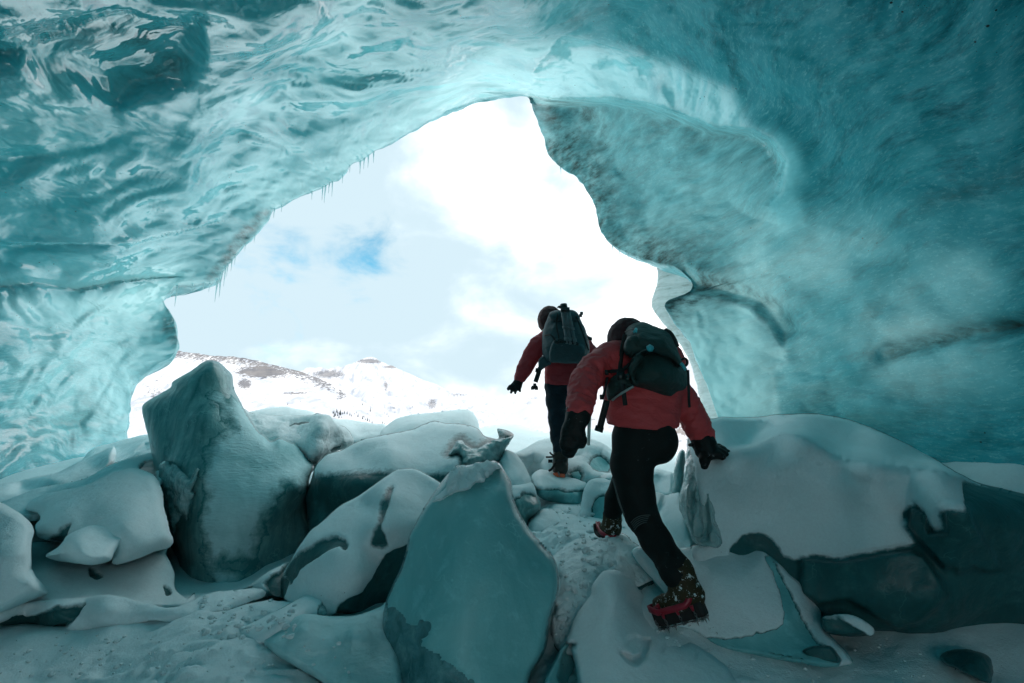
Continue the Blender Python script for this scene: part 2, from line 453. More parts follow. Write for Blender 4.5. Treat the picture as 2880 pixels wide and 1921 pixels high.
def cave_mat():
    m = bpy.data.materials.new('glacier_ice'); m.use_nodes = True
    nt = m.node_tree; p = nt.nodes['Principled BSDF']; o = nt.nodes['Material Output']
    co = objco(nt)
    white, dirt, thin, smooth = (attr(nt, k) for k in ('white', 'dirt', 'thin', 'smooth'))
    lit, streak = attr(nt, 'lit'), attr(nt, 'streak')
    warp = noise(nt, co, .5, 1, .5)
    wv = nd(nt, 'ShaderNodeVectorMath', operation='ADD'); ln(nt, co, wv.inputs[0])
    cw = nt.nodes.new('ShaderNodeCombineXYZ'); ln(nt, warp, cw.inputs[2]); ln(nt, warp, cw.inputs[0]); ln(nt, cw.outputs[0], wv.inputs[1])
    v = wv.outputs[0]
    lay = noise(nt, mapping(nt, v, (.5, .35, 2.2), rot=(0, R(-24), 0)), 1.5, 7, .56, 0)
    cl = noise(nt, mapping(nt, v, (1, .6, 1)), .75, 6, .55, 0)
    c = ramp(nt, lay, [(.28, (.012, .27, .31)), (.48, (.05, .38, .42)), (.62, (.12, .50, .53)), (.78, (.42, .72, .73))])
    c2 = ramp(nt, cl, [(.36, (.012, .28, .34)), (.6, (.09, .46, .50)), (.75, (.26, .62, .63))])
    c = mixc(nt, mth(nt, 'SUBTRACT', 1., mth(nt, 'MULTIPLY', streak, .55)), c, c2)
    fl = ramp(nt, noise(nt, mapping(nt, v, (1.4, 1, 5), rot=(0, R(-24), 0)), 5, 8, .72), [(.5, 0.), (.72, 1.)])
    c = mixc(nt, mth(nt, 'MULTIPLY', mth(nt, 'MULTIPLY', fl, .55), streak), c, (.50, .72, .72))
    fk = ramp(nt, noise(nt, mapping(nt, v, (1.5, 1.2, 4.5), rot=(0, R(-30), 0)), 15, 9, .8), [(.54, 0.), (.64, 1.)])
    c = mixc(nt, mth(nt, 'MULTIPLY', mth(nt, 'MULTIPLY', fk, .75), streak), c, (.55, .76, .76))
    dk = ramp(nt, noise(nt, mapping(nt, v, (1.0, .8, 3.2), rot=(0, R(-30), 0)), 2.4, 10, .78), [(.34, 1.), (.5, 0.)])
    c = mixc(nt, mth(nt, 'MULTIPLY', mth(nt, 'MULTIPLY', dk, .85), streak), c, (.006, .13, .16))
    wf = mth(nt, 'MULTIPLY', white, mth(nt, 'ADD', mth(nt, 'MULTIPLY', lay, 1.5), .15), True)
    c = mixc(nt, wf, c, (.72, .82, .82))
    dn = ramp(nt, noise(nt, mapping(nt, v, (1.2, 1, 3), rot=(0, R(-15), 0)), 3.0, 9, .72), [(.38, 0.), (.62, 1.)])
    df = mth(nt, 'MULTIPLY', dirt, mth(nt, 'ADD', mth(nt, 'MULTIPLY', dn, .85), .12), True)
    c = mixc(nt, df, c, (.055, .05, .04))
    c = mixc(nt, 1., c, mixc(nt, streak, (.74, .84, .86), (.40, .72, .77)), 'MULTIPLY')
    c = mixc(nt, specks(nt, co, 11, .085, .58), c, (.015, .015, .015))
    c = mixc(nt, mth(nt, 'MULTIPLY', specks(nt, co, 34, .09, .56), .8), c, (.03, .03, .028))
    ln(nt, c, p.inputs['Base Color'])
    ln(nt, mth(nt, 'ADD', mth(nt, 'MULTIPLY', smooth, .5), 1.31), p.inputs['IOR']); ln(nt, mth(nt, 'ADD', mth(nt, 'MULTIPLY', smooth, .8), .15), p.inputs['Specular IOR Level'])
    rr = mth(nt, 'ADD', mth(nt, 'MULTIPLY', mth(nt, 'SUBTRACT', 1., smooth), .38), .06)
    ln(nt, rr, p.inputs['Roughness'])
    # meltwater scallops: rounded hollows with sharper crests
    vor = nt.nodes.new('ShaderNodeTexVoronoi'); vor.feature = 'SMOOTH_F1'; vor.inputs['Scale'].default_value = 2.6
    vor.inputs['Smoothness'].default_value = .45
    ln(nt, mapping(nt, v, (1.0, .8, 1.9), rot=(0, R(-20), 0)), vor.inputs['Vector'])
    b = bump(nt, vor.outputs['Distance'], .12, .6)
    b = bump(nt, noise(nt, mapping(nt, v, (1, .8, 1.6)), 4.2, 2, .4, .2), .07, .6, b)
    b = bump(nt, noise(nt, mapping(nt, v, (1, 1, 2.5)), 16, 4, .6, 0), .010, mth(nt, 'MULTIPLY', streak, .6), b)
    ln(nt, b, p.inputs['Normal'])
    tr = nt.nodes.new('ShaderNodeBsdfTranslucent')
    tcol = mixc(nt, .6, c, (.05, .66, .74))
    ln(nt, mixc(nt, thin, tcol, (.45, .80, .80)), tr.inputs[0]); ln(nt, b, tr.inputs['Normal'])
    mx = nt.nodes.new('ShaderNodeMixShader')
    tf = mth(nt, 'ADD', mth(nt, 'MULTIPLY', thin, .18), mth(nt, 'ADD', mth(nt, 'MULTIPLY', lit, .065), mth(nt, 'MULTIPLY', white, .12)))
    ln(nt, mth(nt, 'MULTIPLY', tf, mth(nt, 'SUBTRACT', 1., mth(nt, 'MULTIPLY', df, .8))), mx.inputs[0])
    ln(nt, p.outputs[0], mx.inputs[1]); ln(nt, tr.outputs[0], mx.inputs[2]); ln(nt, mx.outputs[0], o.inputs[0])
    return m
M['cave'] = cave_mat()
def rim_mat():
    m, nt, p = new_mat('layered_rim_ice', (.6, .7, .7), .5, .4)
    co = objco(nt)
    lay = noise(nt, mapping(nt, co, (1, 1, 7), rot=(0, R(-28), 0)), 3.2, 8, .7, .5)
    c = ramp(nt, lay, [(.30, (.16, .12, .08)), (.37, (.60, .66, .64)), (.55, (.80, .86, .86)), (.8, (.88, .92, .92))])
    ln(nt, c, p.inputs['Base Color'])
    b = bump(nt, lay, .04, .7); b = bump(nt, noise(nt, co, 30, 4, .6), .008, .5, b)
    ln(nt, b, p.inputs['Normal'])
    tr = nt.nodes.new('ShaderNodeBsdfTranslucent'); ln(nt, c, tr.inputs[0]); mx = nt.nodes.new('ShaderNodeMixShader'); mx.inputs[0].default_value = .72
    ln(nt, p.outputs[0], mx.inputs[1]); ln(nt, tr.outputs[0], mx.inputs[2]); ln(nt, mx.outputs[0], nt.nodes['Material Output'].inputs[0]); return m
M['rim'] = rim_mat()
def icicle_mat():
    m, nt, p = new_mat('icicle_ice', (.62, .78, .79), .12, .6, IOR=1.31)
    tr = nt.nodes.new('ShaderNodeBsdfTranslucent'); tr.inputs[0].default_value = (.80, .92, .93, 1); mx = nt.nodes.new('ShaderNodeMixShader'); mx.inputs[0].default_value = .6
    ln(nt, p.outputs[0], mx.inputs[1]); ln(nt, tr.outputs[0], mx.inputs[2]); ln(nt, mx.outputs[0], nt.nodes['Material Output'].inputs[0]); return m
M['icicle'] = icicle_mat()
def mountain_mat(name, rockcol, rockcol2):
    m, nt, p = new_mat(name, (.8, .82, .85), .85, .15)
    co = objco(nt)
    rk = attr(nt, 'rock')
    n = noise(nt, mapping(nt, co, (.05, .02, .11)), 3.0, 10, .76, .2)
    g = noise(nt, mapping(nt, co, (.06, .02, .02), rot=(0, R(20), 0)), 2.2, 8, .72)
    f = mth(nt, 'ADD', mth(nt, 'MULTIPLY', n, .6), mth(nt, 'MULTIPLY', g, .4))
    f = mth(nt, 'GREATER_THAN', mth(nt, 'ADD', f, mth(nt, 'MULTIPLY', mth(nt, 'SUBTRACT', rk, 1.0), .30)), .435)
    rc = ramp(nt, noise(nt, mapping(nt, co, (.01, .01, .05)), 1., 5, .6), [(.4, rockcol), (.6, rockcol2)])
    sh = ramp(nt, noise(nt, mapping(nt, co, (.02, .01, .006), rot=(0, R(25), 0)), 1.2, 7, .65), [(.40, (.62, .63, .65)), (.64, (.36, .39, .44))])  # blue-grey shading of the snow put into its colour
    ln(nt, mixc(nt, mth(nt, 'MULTIPLY', f, .8), sh, rc), p.inputs['Base Color']); return m

# ------------------------------------------------------------------ ice cave
RIM_S = np.array([(352, 1300), (352, 1240), (361, 1162), (368, 1101), (392, 1064), (441, 1027), (484, 1003), (499, 965), (488, 900), (470, 868), (459, 842), (476, 820),
    (500, 801), (560, 797), (612, 788), (625, 760), (640, 738), (688, 684), (716, 660), (757, 612), (769, 588), (790, 576), (857, 545), (905, 524), (968, 488), (985, 462),
    (1017, 447), (1060, 420), (1100, 398), (1139, 378), (1180, 352), (1225, 328), (1275, 303), (1335, 282), (1400, 268), (1445, 265), (1480, 268), (1492, 285), (1500, 310), (1515, 350),
    (1531, 392), (1538, 420), (1552, 448), (1590, 478), (1629, 503), (1650, 535), (1672, 576), (1680, 612), (1690, 650), (1712, 678), (1740, 699), (1800, 722), (1838, 735),
    (1886, 745), (1929, 772), (1948, 799), (1935, 823), (1893, 838), (1870, 858), (1893, 900), (1933, 949), (1960, 1011), (1982, 1066), (2002, 1121), (2020, 1176), (2030, 1220), (2040, 1300)], float)
CAVE_D = [  # photograph pixel, distance along the view axis
    (355, 1300, 8.6), (355, 1240, 8.5), (392, 1064, 8.3), (500, 960, 8.0), (459, 845, 7.9), (600, 784, 7.6), (700, 670, 7.3), (769, 588, 7.1), (968, 490, 6.8), (1139, 380, 6.6), (1335, 282, 6.4), (1488, 272, 6.5),
    (1531, 392, 7.6), (1629, 502, 7.4), (1690, 649, 7.0), (1800, 723, 6.6), (1838, 845, 6.4), (1948, 1041, 6.2), (1997, 1164, 6.0), (2030, 1300, 6.0),
    (0, 1330, 6.1), (0, 1000, 5.7), (200, 1200, 7.4), (200, 1000, 6.8), (0, 700, 5.4), (0, 400, 4.4), (0, 0, 3.0), (300, 700, 5.9), (300, 500, 5.3), (500, 400, 5.1), (700, 200, 4.5), (400, 150, 3.9), (800, 0, 3.7),
    (1200, 0, 3.6), (1000, 250, 5.1), (1250, 180, 4.9), (1440, 0, 3.7), (1500, 200, 5.3), (1900, 200, 4.7), (2000, 0, 3.4), (2300, 400, 4.1), (2400, 0, 2.9), (2880, 0, 2.4), (2880, 500, 2.8),
    (2880, 900, 3.1), (2880, 1290, 3.4), (2500, 1000, 4.2), (2300, 1150, 5.0), (2150, 1150, 5.5), (2200, 700, 4.9), (1700, 380, 6.6), (1850, 560, 6.2), (2020, 620, 5.6), (2500, 700, 3.9), (2000, 850, 5.8)]
fwd = np.array([0, math.cos(PITCH), math.sin(PITCH)]); EYE = np.array([0, 0, CAMZ])
X, Y_ = [], []
for px, py, d in CAVE_D:
    v = at(px, py, d) - EYE; r = np.linalg.norm(v); X.append(v / r); Y_.append(r)
for v, r in (((0, 0, 1), 2.5), ((0, -.6, .8), 2.5), ((-.6, 0, .8), 3.0), ((.6, 0, .8), 2.5), ((-1, 0, 0), 4.9), ((1, 0, 0), 2.9), ((0, -1, 0), 4.2), ((-.7, -.7, 0), 4.3),
             ((.7, -.7, 0), 3.4), ((-.7, -.5, -.5), 4.0), ((.7, -.5, -.5), 3.4), ((0, -.8, -.6), 3.6), ((-.85, 0, -.5), 5.0), ((.85, 0, -.5), 3.2), ((.6, .6, -.5), 3.6), ((-.6, .6, -.5), 5.0)):
    v = np.array(v, float); X.append(v / np.linalg.norm(v)); Y_.append(r)
cave_r = rbf(X, Y_, smooth=.004)
def unit(px, py):
    v = at(px, py, 1.0) - EYE; return v / np.linalg.norm(v, axis=-1)[..., None]
axis = unit(1180, 1030)
ex = np.cross(axis, [0, 0, 1.0]); ex /= np.linalg.norm(ex); ey = np.cross(ex, axis)
rimS = spline(RIM_S, closed=False, n=14)
rimS = rimS + 2.2 * np.stack([pn(np.c_[rimS / 16, np.zeros(len(rimS))], 4), pn(np.c_[rimS / 16, np.ones(len(rimS))], 5)], 1)
rv = unit(rimS[:, 0], rimS[:, 1])
rho = np.arccos(np.clip(rv @ axis, -1, 1)); phi = np.unwrap(np.arctan2(rv @ ey, rv @ ex))
order = np.argsort(-phi); phi, rho = phi[order], rho[order]
NU, NV = 720, 380
pu = np.linspace(phi[0], phi[-1], NU)
# finer steps where the rim is long in the picture
ru = np.interp(-pu, -phi, rho)
vv = np.linspace(0, 1, NV) ** 1.35
RB = R(154)  # unseen back end left open, added to let fill daylight in
top = math.pi / 2 + 2 * math.pi * round((pu.mean() - math.pi / 2) / (2 * math.pi))
rr = ru[:, None] + (RB - ru[:, None]) * vv[None]
pp = top + (pu[:, None] - top) * (1 + .42 * sst(vv, .02, .7)[None])
D = (np.cos(rr)[..., None] * axis + np.sin(rr)[..., None] * (np.cos(pp)[..., None] * ex + np.sin(pp)[..., None] * ey)).reshape(-1, 3)
def to_px(Dv):
    """picture position of world directions (for reading features off the photograph)"""
    f = Dv @ fwd; up = np.cross([1, 0, 0], fwd)
    f_ = np.maximum(f, .12)
    return np.stack([1440 + F * Dv[:, 0] / f_, 960.5 - F * (Dv @ up) / f_], 1), f > .12
PX, front = to_px(D)
rad = cave_r(D)
rimdist = np.repeat((vv * 1.0)[None], NU, 0).ravel()
_near = (vv[None] + 0 * ru[:, None]).ravel() < .45
degr = np.full(len(D), 1.5)                      # angle from the rim, measured in the picture
degr[_near] = seg_dist(PX[_near], rimS[::3], closed=False)[0] / F
degr = np.where(front, degr, 1.5)
def region(poly, soft):
    s, _ = sdist(PX, np.asarray(poly, float)); return np.where(front, sst(-s, -soft / 2, soft / 2), 0)
def line_w(poly, wd):
    s, _ = seg_dist(PX, np.asarray(poly, float), closed=False); return np.where(front, np.exp(-(s / wd) ** 2), 0)
# the recessed alcove right of the arch, under its overhanging lip
alc = Z('P', 1215, 222, 1300, 228, 1390, 226, 1480, 236, 1560, 262, 1640, 292, 1720, 296, 1770, 318, 1800, 370, 1795, 430, 1760, 470, 1800, 520, 1740, 540, 1600, 560, 1480, 590, 1380, 560, 1340, 430, 1250, 350)
a_s, _ = sdist(PX, alc)
lip = Z('P', 1215, 222, 1300, 228, 1390, 226, 1480, 236, 1560, 262, 1640, 292, 1720, 296, 1770, 318, 1800, 370, 1790, 440)
l_s, _ = seg_dist(PX, lip, closed=False)
inside_alc = inside(PX, alc)
oth_s, _ = seg_dist(PX, np.vstack([alc[9:], alc[:1]]), closed=False)
rad += np.where(front & inside_alc, .75 * np.exp(-l_s / 150) * sst(l_s, 0, 26) * sst(oth_s, 0, 130), 0)
rad -= np.where(front & ~inside_alc, .16 * np.exp(-(l_s / 70) ** 2), 0)
# the ledge over the pale wall at the lower right
fan = Z('P', 1500, 700, 1545, 684, 1582, 676, 1650, 684, 1720, 704, 1765, 745, 1800, 800, 1800, 832, 1770, 860, 1790, 960, 1640, 960, 1560, 800)
led = Z('P', 1520, 690, 1582, 672, 1650, 682, 1720, 702, 1765, 745, 1803, 805)
fl_s, _ = seg_dist(PX, led, closed=False); in_fan = inside(PX, fan)
rad += np.where(front & in_fan, .10 * np.exp(-fl_s / 110) * sst(fl_s, 0, 14), 0) * (1 - sst(PX[:, 1], 950, 1080))
hol = Z('P', 1575, 625, 1640, 650, 1720, 670, 1790, 700, 1830, 760, 1800, 790, 1740, 700, 1650, 676, 1590, 668)
rad += .30 * region(hol, 46)
# the big folded ceiling at the upper left
fold = Z('P', 905, -60, 860, 30, 780, 110, 700, 180, 620, 250, 560, 300, 520, 380, 545, 440, 540, 500)
f_s, fq = seg_dist(PX, fold, closed=False)
lft = inside(PX, Z('P', -900, -900, 905, -900, 905, -60, 860, 30, 780, 110, 700, 180, 620, 250, 560, 300, 520, 380, 545, 440, 540, 500, 300, 560, -900, 560))
rad += np.where(front & lft, -.36 * sst(f_s, 2, 150), 0) * sst(rad, 2.4, 3.5)
pock = Z('P', -300, 90, 0, 100, 120, 60, 300, 40, 440, 60, 445, 150, 360, 200, 270, 222, 120, 170, 0, 130, -300, 120)
rad += .42 * region(pock, 110)
crk = Z('P', -200, 640, 0, 662, 90, 652, 180, 668, 270, 648, 340, 640, 405, 636)
c_s, _ = seg_dist(PX, crk, closed=False)
below = PX[:, 1] > np.interp(PX[:, 0], crk[:, 0], crk[:, 1])
rad += np.where(front, np.where(below, -.12, .06) * np.exp(-c_s / 90), 0) * (1 - sst(PX[:, 0], 380, 540))
rad += .06 * line_w(crk, 13)
crk2 = Z('P', 0, 985, 120, 975, 200, 968, 300, 950)
rad += .05 * line_w(crk2, 13)
rad += .20 * line_w(Z('P', 2030, 815, 2090, 800, 2150, 782, 2250, 762, 2360, 742, 2600, 700), 22)
# flowing relief: ridged crests along the walls, kept away from the very rim
P0 = EYE + D * rad[:, None]
fade = sst(degr, 0.0, .12)
leftness = sst(-P0[:, 0], -1.2, 1.0)
wq = P0 + .55 * np.stack([pn(P0 * .8, 21), pn(P0 * .8, 22), pn(P0 * .8, 23)], 1)
rel = .10 * fbm(wq * np.array([.8, .6, .9]), 3, 11)
ca, sa = math.cos(R(28)), math.sin(R(28))
q2 = np.stack([wq[:, 0] * ca + wq[:, 2] * sa, wq[:, 1], -wq[:, 0] * sa + wq[:, 2] * ca], 1)
sc1 = ridged(q2 * np.array([.7, .9, 2.0]), 1, 31)
sc2 = ridged(q2 * np.array([1.9, 2.2, 4.4]), 1, 41)
sc3 = ridged(q2 * np.array([4.5, 5, 10]), 1, 47)
rel += leftness * (-.12 * sc1 - .06 * sc2 - .016 * sc3) + (1 - leftness) * (-.05 * sc1 - .026 * sc2 - .006 * sc3 - .02 * np.abs(pn(wq * np.array([3, 3, 6]), 77)))
rad = rad - fade * rel
rad += (1 - fade) * .02 * pn(P0 * 9, 51)
V = EYE + D * rad[:, None]
# the edge turns round a thick lip and runs on outside
rimV = V.reshape(NU, NV, 3)[:, 0]
rimc = rimV.mean(0)
outd = rimV - np.array([rimc[0], 0, rimc[2]]) * np.array([1, 0, 1]) - rimV * np.array([0, 1, 0]); outd[:, 1] = 0
outd /= np.linalg.norm(outd, axis=1)[:, None]
ring = [rimV]
prof = [(.02, .05), (.06, .12), (.13, .20), (.24, .30), (.42, .40), (.75, .5), (1.2, .52), (1.9, .45)]
nz = fbm(rimV * 1.3, 3, 61)[:, None]
for k, (a, b) in enumerate(prof):
    q = rimV + outd * a * (1 + .3 * nz) + np.array([0, 1.0, 0]) * b * (1 + .35 * nz)
    q = q + .03 * np.stack([pn(q * 5, 71 + j) for j in range(3)], 1)
    ring.append(q)
ring = ring[1:]
G = np.concatenate([np.stack(ring[::-1], 1), V.reshape(NU, NV, 3)], 1)
NR = len(ring); NT = NV + NR
ii, jj = np.meshgrid(np.arange(NU - 1), np.arange(NT - 1), indexing='ij')
a = (ii * NT + jj).ravel()
Qc = np.stack([a, a + 1, a + NT + 1, a + NT], 1)
def full(x, val):
    return np.concatenate([np.full((NU, NR), val), x.reshape(NU, NV)], 1).ravel()
px_ = PX[:, 0]; py_ = PX[:, 1]
nzp = fbm(P0 * 1.1, 4, 81)
rimw = np.exp(-degr / .055)
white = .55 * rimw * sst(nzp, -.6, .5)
white += .8 * line_w(Z('P', 440, 330, 540, 270, 620, 210, 700, 145, 780, 75, 850, 0), 60) * sst(nzp, -.5, .6)  # highlight of the ceiling fold painted in as a paler band
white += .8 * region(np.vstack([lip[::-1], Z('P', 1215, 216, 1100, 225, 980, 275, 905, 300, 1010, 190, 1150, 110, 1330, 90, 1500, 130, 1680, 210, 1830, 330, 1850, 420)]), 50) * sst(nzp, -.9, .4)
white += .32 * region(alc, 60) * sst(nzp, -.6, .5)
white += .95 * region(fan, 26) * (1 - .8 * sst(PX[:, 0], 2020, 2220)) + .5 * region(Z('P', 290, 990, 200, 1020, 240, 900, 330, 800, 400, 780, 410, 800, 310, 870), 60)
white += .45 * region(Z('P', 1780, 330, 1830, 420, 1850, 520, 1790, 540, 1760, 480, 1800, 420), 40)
white += .35 * region(Z('P', -60, 690, 200, 690, 400, 660, 380, 720, 200, 760, 0, 720), 40)
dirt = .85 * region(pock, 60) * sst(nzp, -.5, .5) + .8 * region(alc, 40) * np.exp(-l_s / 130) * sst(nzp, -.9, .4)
dirt += 1.2 * line_w(Z('P', 2050, 806, 2150, 782, 2250, 758, 2360, 740), 26) + .5 * line_w(Z('P', 2120, 470, 2250, 430, 2351, 400), 30)
dirt += .9 * region(Z('P', 490, 645, 520, 608, 565, 560, 628, 478, 600, 480, 540, 540, 500, 600, 470, 640), 18)
dirt += .8 * region(Z('P', 385, 690, 412, 652, 408, 700, 402, 740, 412, 780, 400, 800, 370, 760), 14)
dirt += 1.0 * np.where(front, rimw * sst(px_, 1490, 1600) * (1 - sst(py_, 820, 980)) * 1.5 * sst(py_, 255, 330), 0) + .6 * line_w(hol, 16)  # last term darkens the outline of the ledge hollow
dirt += .35 * region(Z('P', 1700, 850, 2351, 820, 2351, 1050, 1900, 1000), 80) * sst(nzp, -.2, .8) + .35 * region(Z('P', 0, 950, 250, 900, 260, 1000, 0, 1060), 60)
thin = .75 * np.exp(-degr / .16) + .9 * region(fan, 40) + .55 * region(Z('P', 0, 640, 420, 640, 410, 790, 330, 860, 290, 1000, 0, 1080), 160)
thin += .35 * region(alc, 60) + .75 * np.clip(.75 + .7 * nzp, .2, 1.2) * region(Z('P', 1500, 560, 1900, 520, 2351, 500, 2351, 900, 1800, 900), 280)
thin = np.clip(thin, 0, 1)
smooth = np.clip(.55 + .6 * leftness * sst(nzp, -.7, .3) - .55 * (1 - leftness) + .8 * region(np.vstack([lip[::-1], Z('P', 1100, 225, 980, 275, 1010, 190, 1150, 110, 1330, 90, 1500, 130, 1680, 210)]), 60), 0, 1)
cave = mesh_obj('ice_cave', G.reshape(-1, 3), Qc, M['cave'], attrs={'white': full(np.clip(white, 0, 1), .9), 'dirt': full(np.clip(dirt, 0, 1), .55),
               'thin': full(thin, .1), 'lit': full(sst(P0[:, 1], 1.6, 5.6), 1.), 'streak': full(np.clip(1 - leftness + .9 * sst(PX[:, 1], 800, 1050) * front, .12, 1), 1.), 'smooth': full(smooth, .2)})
tag(cave, 'glossy turquoise glacier ice cave arching over the two hikers', kind='structure')
def rim_point(px, py):
    """nearest point of the cave rim for a picture position"""
    k = np.argmin((rimS[:, 0] - px) ** 2 + (rimS[:, 1] - py) ** 2)
    v = unit(rimS[k, 0], rimS[k, 1]); p = np.arctan2(v @ ey, v @ ex)
    dp = np.abs((pu - p + math.pi) % (2 * math.pi) - math.pi)
    return rimV[np.argmin(dp)]

# ------------------------------------------------------------------ ground
def gz(px, py, z):
    v = at(px, py, 1.0); k = v[2] - CAMZ; d = z / k; p = at(px, py, d); return tuple(p)
GP = []
for l in ((77, 1903, -1.1), (306, 1775, -1.0), (500, 1752, -.98), (700, 1800, -1.02), (900, 1900, -1.08), (300, 1900, -1.1), (0, 1800, -1.02), (1400, 1915, -1.25), (1584, 1732, -.93), (1640, 1850, -1.06),
          (1590, 1520, -.72), (1720, 1512, -.68), (1940, 1752, -.95), (2000, 1860, -1.06), (2300, 1880, -1.08), (2586, 1790, -1.0), (2880, 1815, -.98), (2700, 1900, -1.08), (2880, 1915, -1.08), (1480, 1580, -.80), (1500, 1650, -.9),
          (2790, 1335, -.26), (2860, 1310, -.2), (2700, 1270, -.13)):
    GP.append(gz(*l))
GP += [(-4.5, 5, .75), (-4.0, 3, .45), (-6.5, 8, 1.2), (-2.5, 4.5, .35), (-1.6, 3.4, .35), (-1, 4.5, .5), (0, 6, .98), (1.5, 6, 1.0), (.5, 4.6, .85), (-3, 7, 1.0), (2.6, 5.8, 1.15), (2.2, 3.6, .55), (1.7, 3.0, .45),
       (0, 9, 1.25), (-4, 11, 1.2), (4, 10, 1.2), (0, 16, .6), (-10, 14, .8), (10, 14, .8), (0, 0, .32), (-3, 0, .45), (3, 0, .45), (0, -4, .4), (-4, -3, .5), (4, -3, .5), (-2.2, 1.6, .42), (2.2, 1.6, .42), (0, 1.3, .36)]
for l in ((720, 1700, -.92), (620, 1740, -.96), (690, 1770, -.97), (760, 1684, -.93), (560, 1735, -.96), (850, 1760, -.98), (677, 1790, -.955), (753, 1815, -.96), (860, 1880, -1.0)): GP.append(gz(*l))
GP = np.array(GP)
gfun = rbf(GP[:, :2], GP[:, 2], smooth=.01)
def ground_z(x, y):
    xy = np.stack([np.asarray(x, float), np.asarray(y, float)], -1).reshape(-1, 2)
    rr_ = np.hypot(xy[:, 0], xy[:, 1])
    lim = xy * (np.minimum(1, 16 / np.maximum(rr_, 1e-6)))[:, None]
    z = gfun(lim)
    far = sst(rr_, 13, 60)
    z = z * (1 - far) + far * (-1.5)
    z -= sst(rr_, 60, 600) * 14
    return z
th = np.concatenate([np.linspace(-R(180), -R(56), 40, endpoint=False), np.linspace(-R(56), R(56), 430), np.linspace(R(56), R(180), 41)[1:]])
rg = np.concatenate([np.linspace(.3, 1.5, 12, endpoint=False), np.linspace(1.5, 4.6, 200, endpoint=False), np.geomspace(4.6, 30, 60, endpoint=False), np.geomspace(30, 9000, 30)])
TH, RG = np.meshgrid(th, rg, indexing='ij')
gx, gy = (RG * np.sin(TH)).ravel(), (RG * np.cos(TH)).ravel()
gz_ = ground_z(gx, gy)
Pn = np.stack([gx, gy, np.zeros_like(gx)], 1)
near = 1 - sst(np.hypot(gx, gy), 6, 14)
gz_ += near * (.05 * fbm(Pn * 1.1, 3, 91) + .012 * fbm(Pn * 5, 3, 92))
gz_ += (1 - near) * .25 * fbm(Pn * .12, 4, 93) * (1 - sst(np.hypot(gx, gy), 100, 400))
# wind-pitted crust at the lower left, trodden snow at the lower right and along the path
def blob(cx, cy_, rx, ry): return np.exp(-((gx - cx) / rx) ** 2 - ((gy - cy_) / ry) ** 2)
pit = .9 * blob(-1.75, 2.35, .7, .35) + .8 * blob(-.9, 2.15, .35, .12) + .7 * blob(.95, 2.35, .5, .25) + .4 * blob(1.5, 2.3, .6, .2)
tread = blob(.28, 3.5, .22, .55) + .9 * blob(.12, 2.95, .16, .35) + .8 * blob(-1.15, 2.85, .4, .14)
rq = ridged(Pn * np.array([7, 13, 1]), 2, 94)
gz_ -= np.clip(pit, 0, 1) * .045 * sst(rq, .1, 1.1)
lump = fbm(Pn * 9, 4, 95, .6)
gz_ += np.clip(tread, 0, 1) * (.065 * lump - .03 * sst(pn(Pn * 5, 96), .1, .5))
for bx, by, dp in ((1.02, 2.28, .07),):
    gz_ -= dp * blob(bx, by, .05, .035)
NA, NG = len(th), len(rg)
ii, jj = np.meshgrid(np.arange(NA - 1), np.arange(NG - 1), indexing='ij'); a = (ii * NG + jj).ravel()
ground = mesh_obj('snow_ground', np.stack([gx, gy, gz_], 1), np.stack([a, a + NG, a + NG + 1, a + 1], 1), M['snow'])
tag(ground, 'snow covered ground running out of the cave mouth', kind='structure')

# ------------------------------------------------------------------ hills and mountains beyond the mouth
def slope(name, label, sky, base_y, d0, d1, n=220, m=70, rough=.05, rock=None, mat=None, seed=0, jag=1.5, back=.5):
    """terrain whose crest follows `sky` (photograph pixels); near foot at d0, crest at d1, then falls away behind"""
    sky = np.asarray(sky, float)
    xs = np.linspace(sky[0, 0], sky[-1, 0], n); ys = np.interp(xs, sky[:, 0], sky[:, 1])
    ys = ys + jag * fbm(np.c_[xs / 22, np.zeros(n), np.full(n, seed)], 4, 5)
    t = np.linspace(0, 1, m)
    PXg = np.repeat(xs[:, None], m, 1)
    PYg = base_y + (ys[:, None] - base_y) * t[None]
    Dg = d0 + (d1 - d0) * (t[None] ** .9) + 0 * PXg
    nn = ridged(np.stack([PXg / 60, PYg / 46, np.full_like(PXg, seed)], -1), 5, seed, .55)
    Dg = Dg * (1 + rough * nn * np.sin(np.pi * np.clip(t, 0, 1))[None] ** .6)
    W = at(PXg, PYg, Dg)
    crest = W[:, -1]
    bk = np.stack([crest + np.array([0, (d1 - d0) * back * k, -(crest[:, 2].max() - at(1440, base_y, d0)[2]) * .4 * k]) for k in (.3, 1, 2.5)], 1)
    Gd = np.concatenate([W, bk], 1); mm = m + 3
    rk = np.zeros((n, mm))
    if rock is not None: rk[:, :m] = rock(PXg, PYg); rk[:, m:] = rk[:, m - 1:m]
    ii, jj = np.meshgrid(np.arange(n - 1), np.arange(mm - 1), indexing='ij'); a = (ii * mm + jj).ravel()
    o = mesh_obj(name, Gd.reshape(-1, 3), np.stack([a, a + mm, a + mm + 1, a + 1], 1), mat, attrs={'rock': rk.ravel()})
    return tag(o, label, kind='structure')
def gauss(x, y, cx, cy_, rx, ry): return np.exp(-((x - cx) / rx) ** 2 - ((y - cy_) / ry) ** 2)
sky1 = [(60, 1000), (250, 985), (420, 985), (495, 984), (520, 990), (600, 1000), (660, 1003), (720, 1014), (760, 1024), (830, 1040), (880, 1058), (930, 1080), (970, 1104), (1020, 1128), (1080, 1158), (1150, 1192), (1250, 1240)]
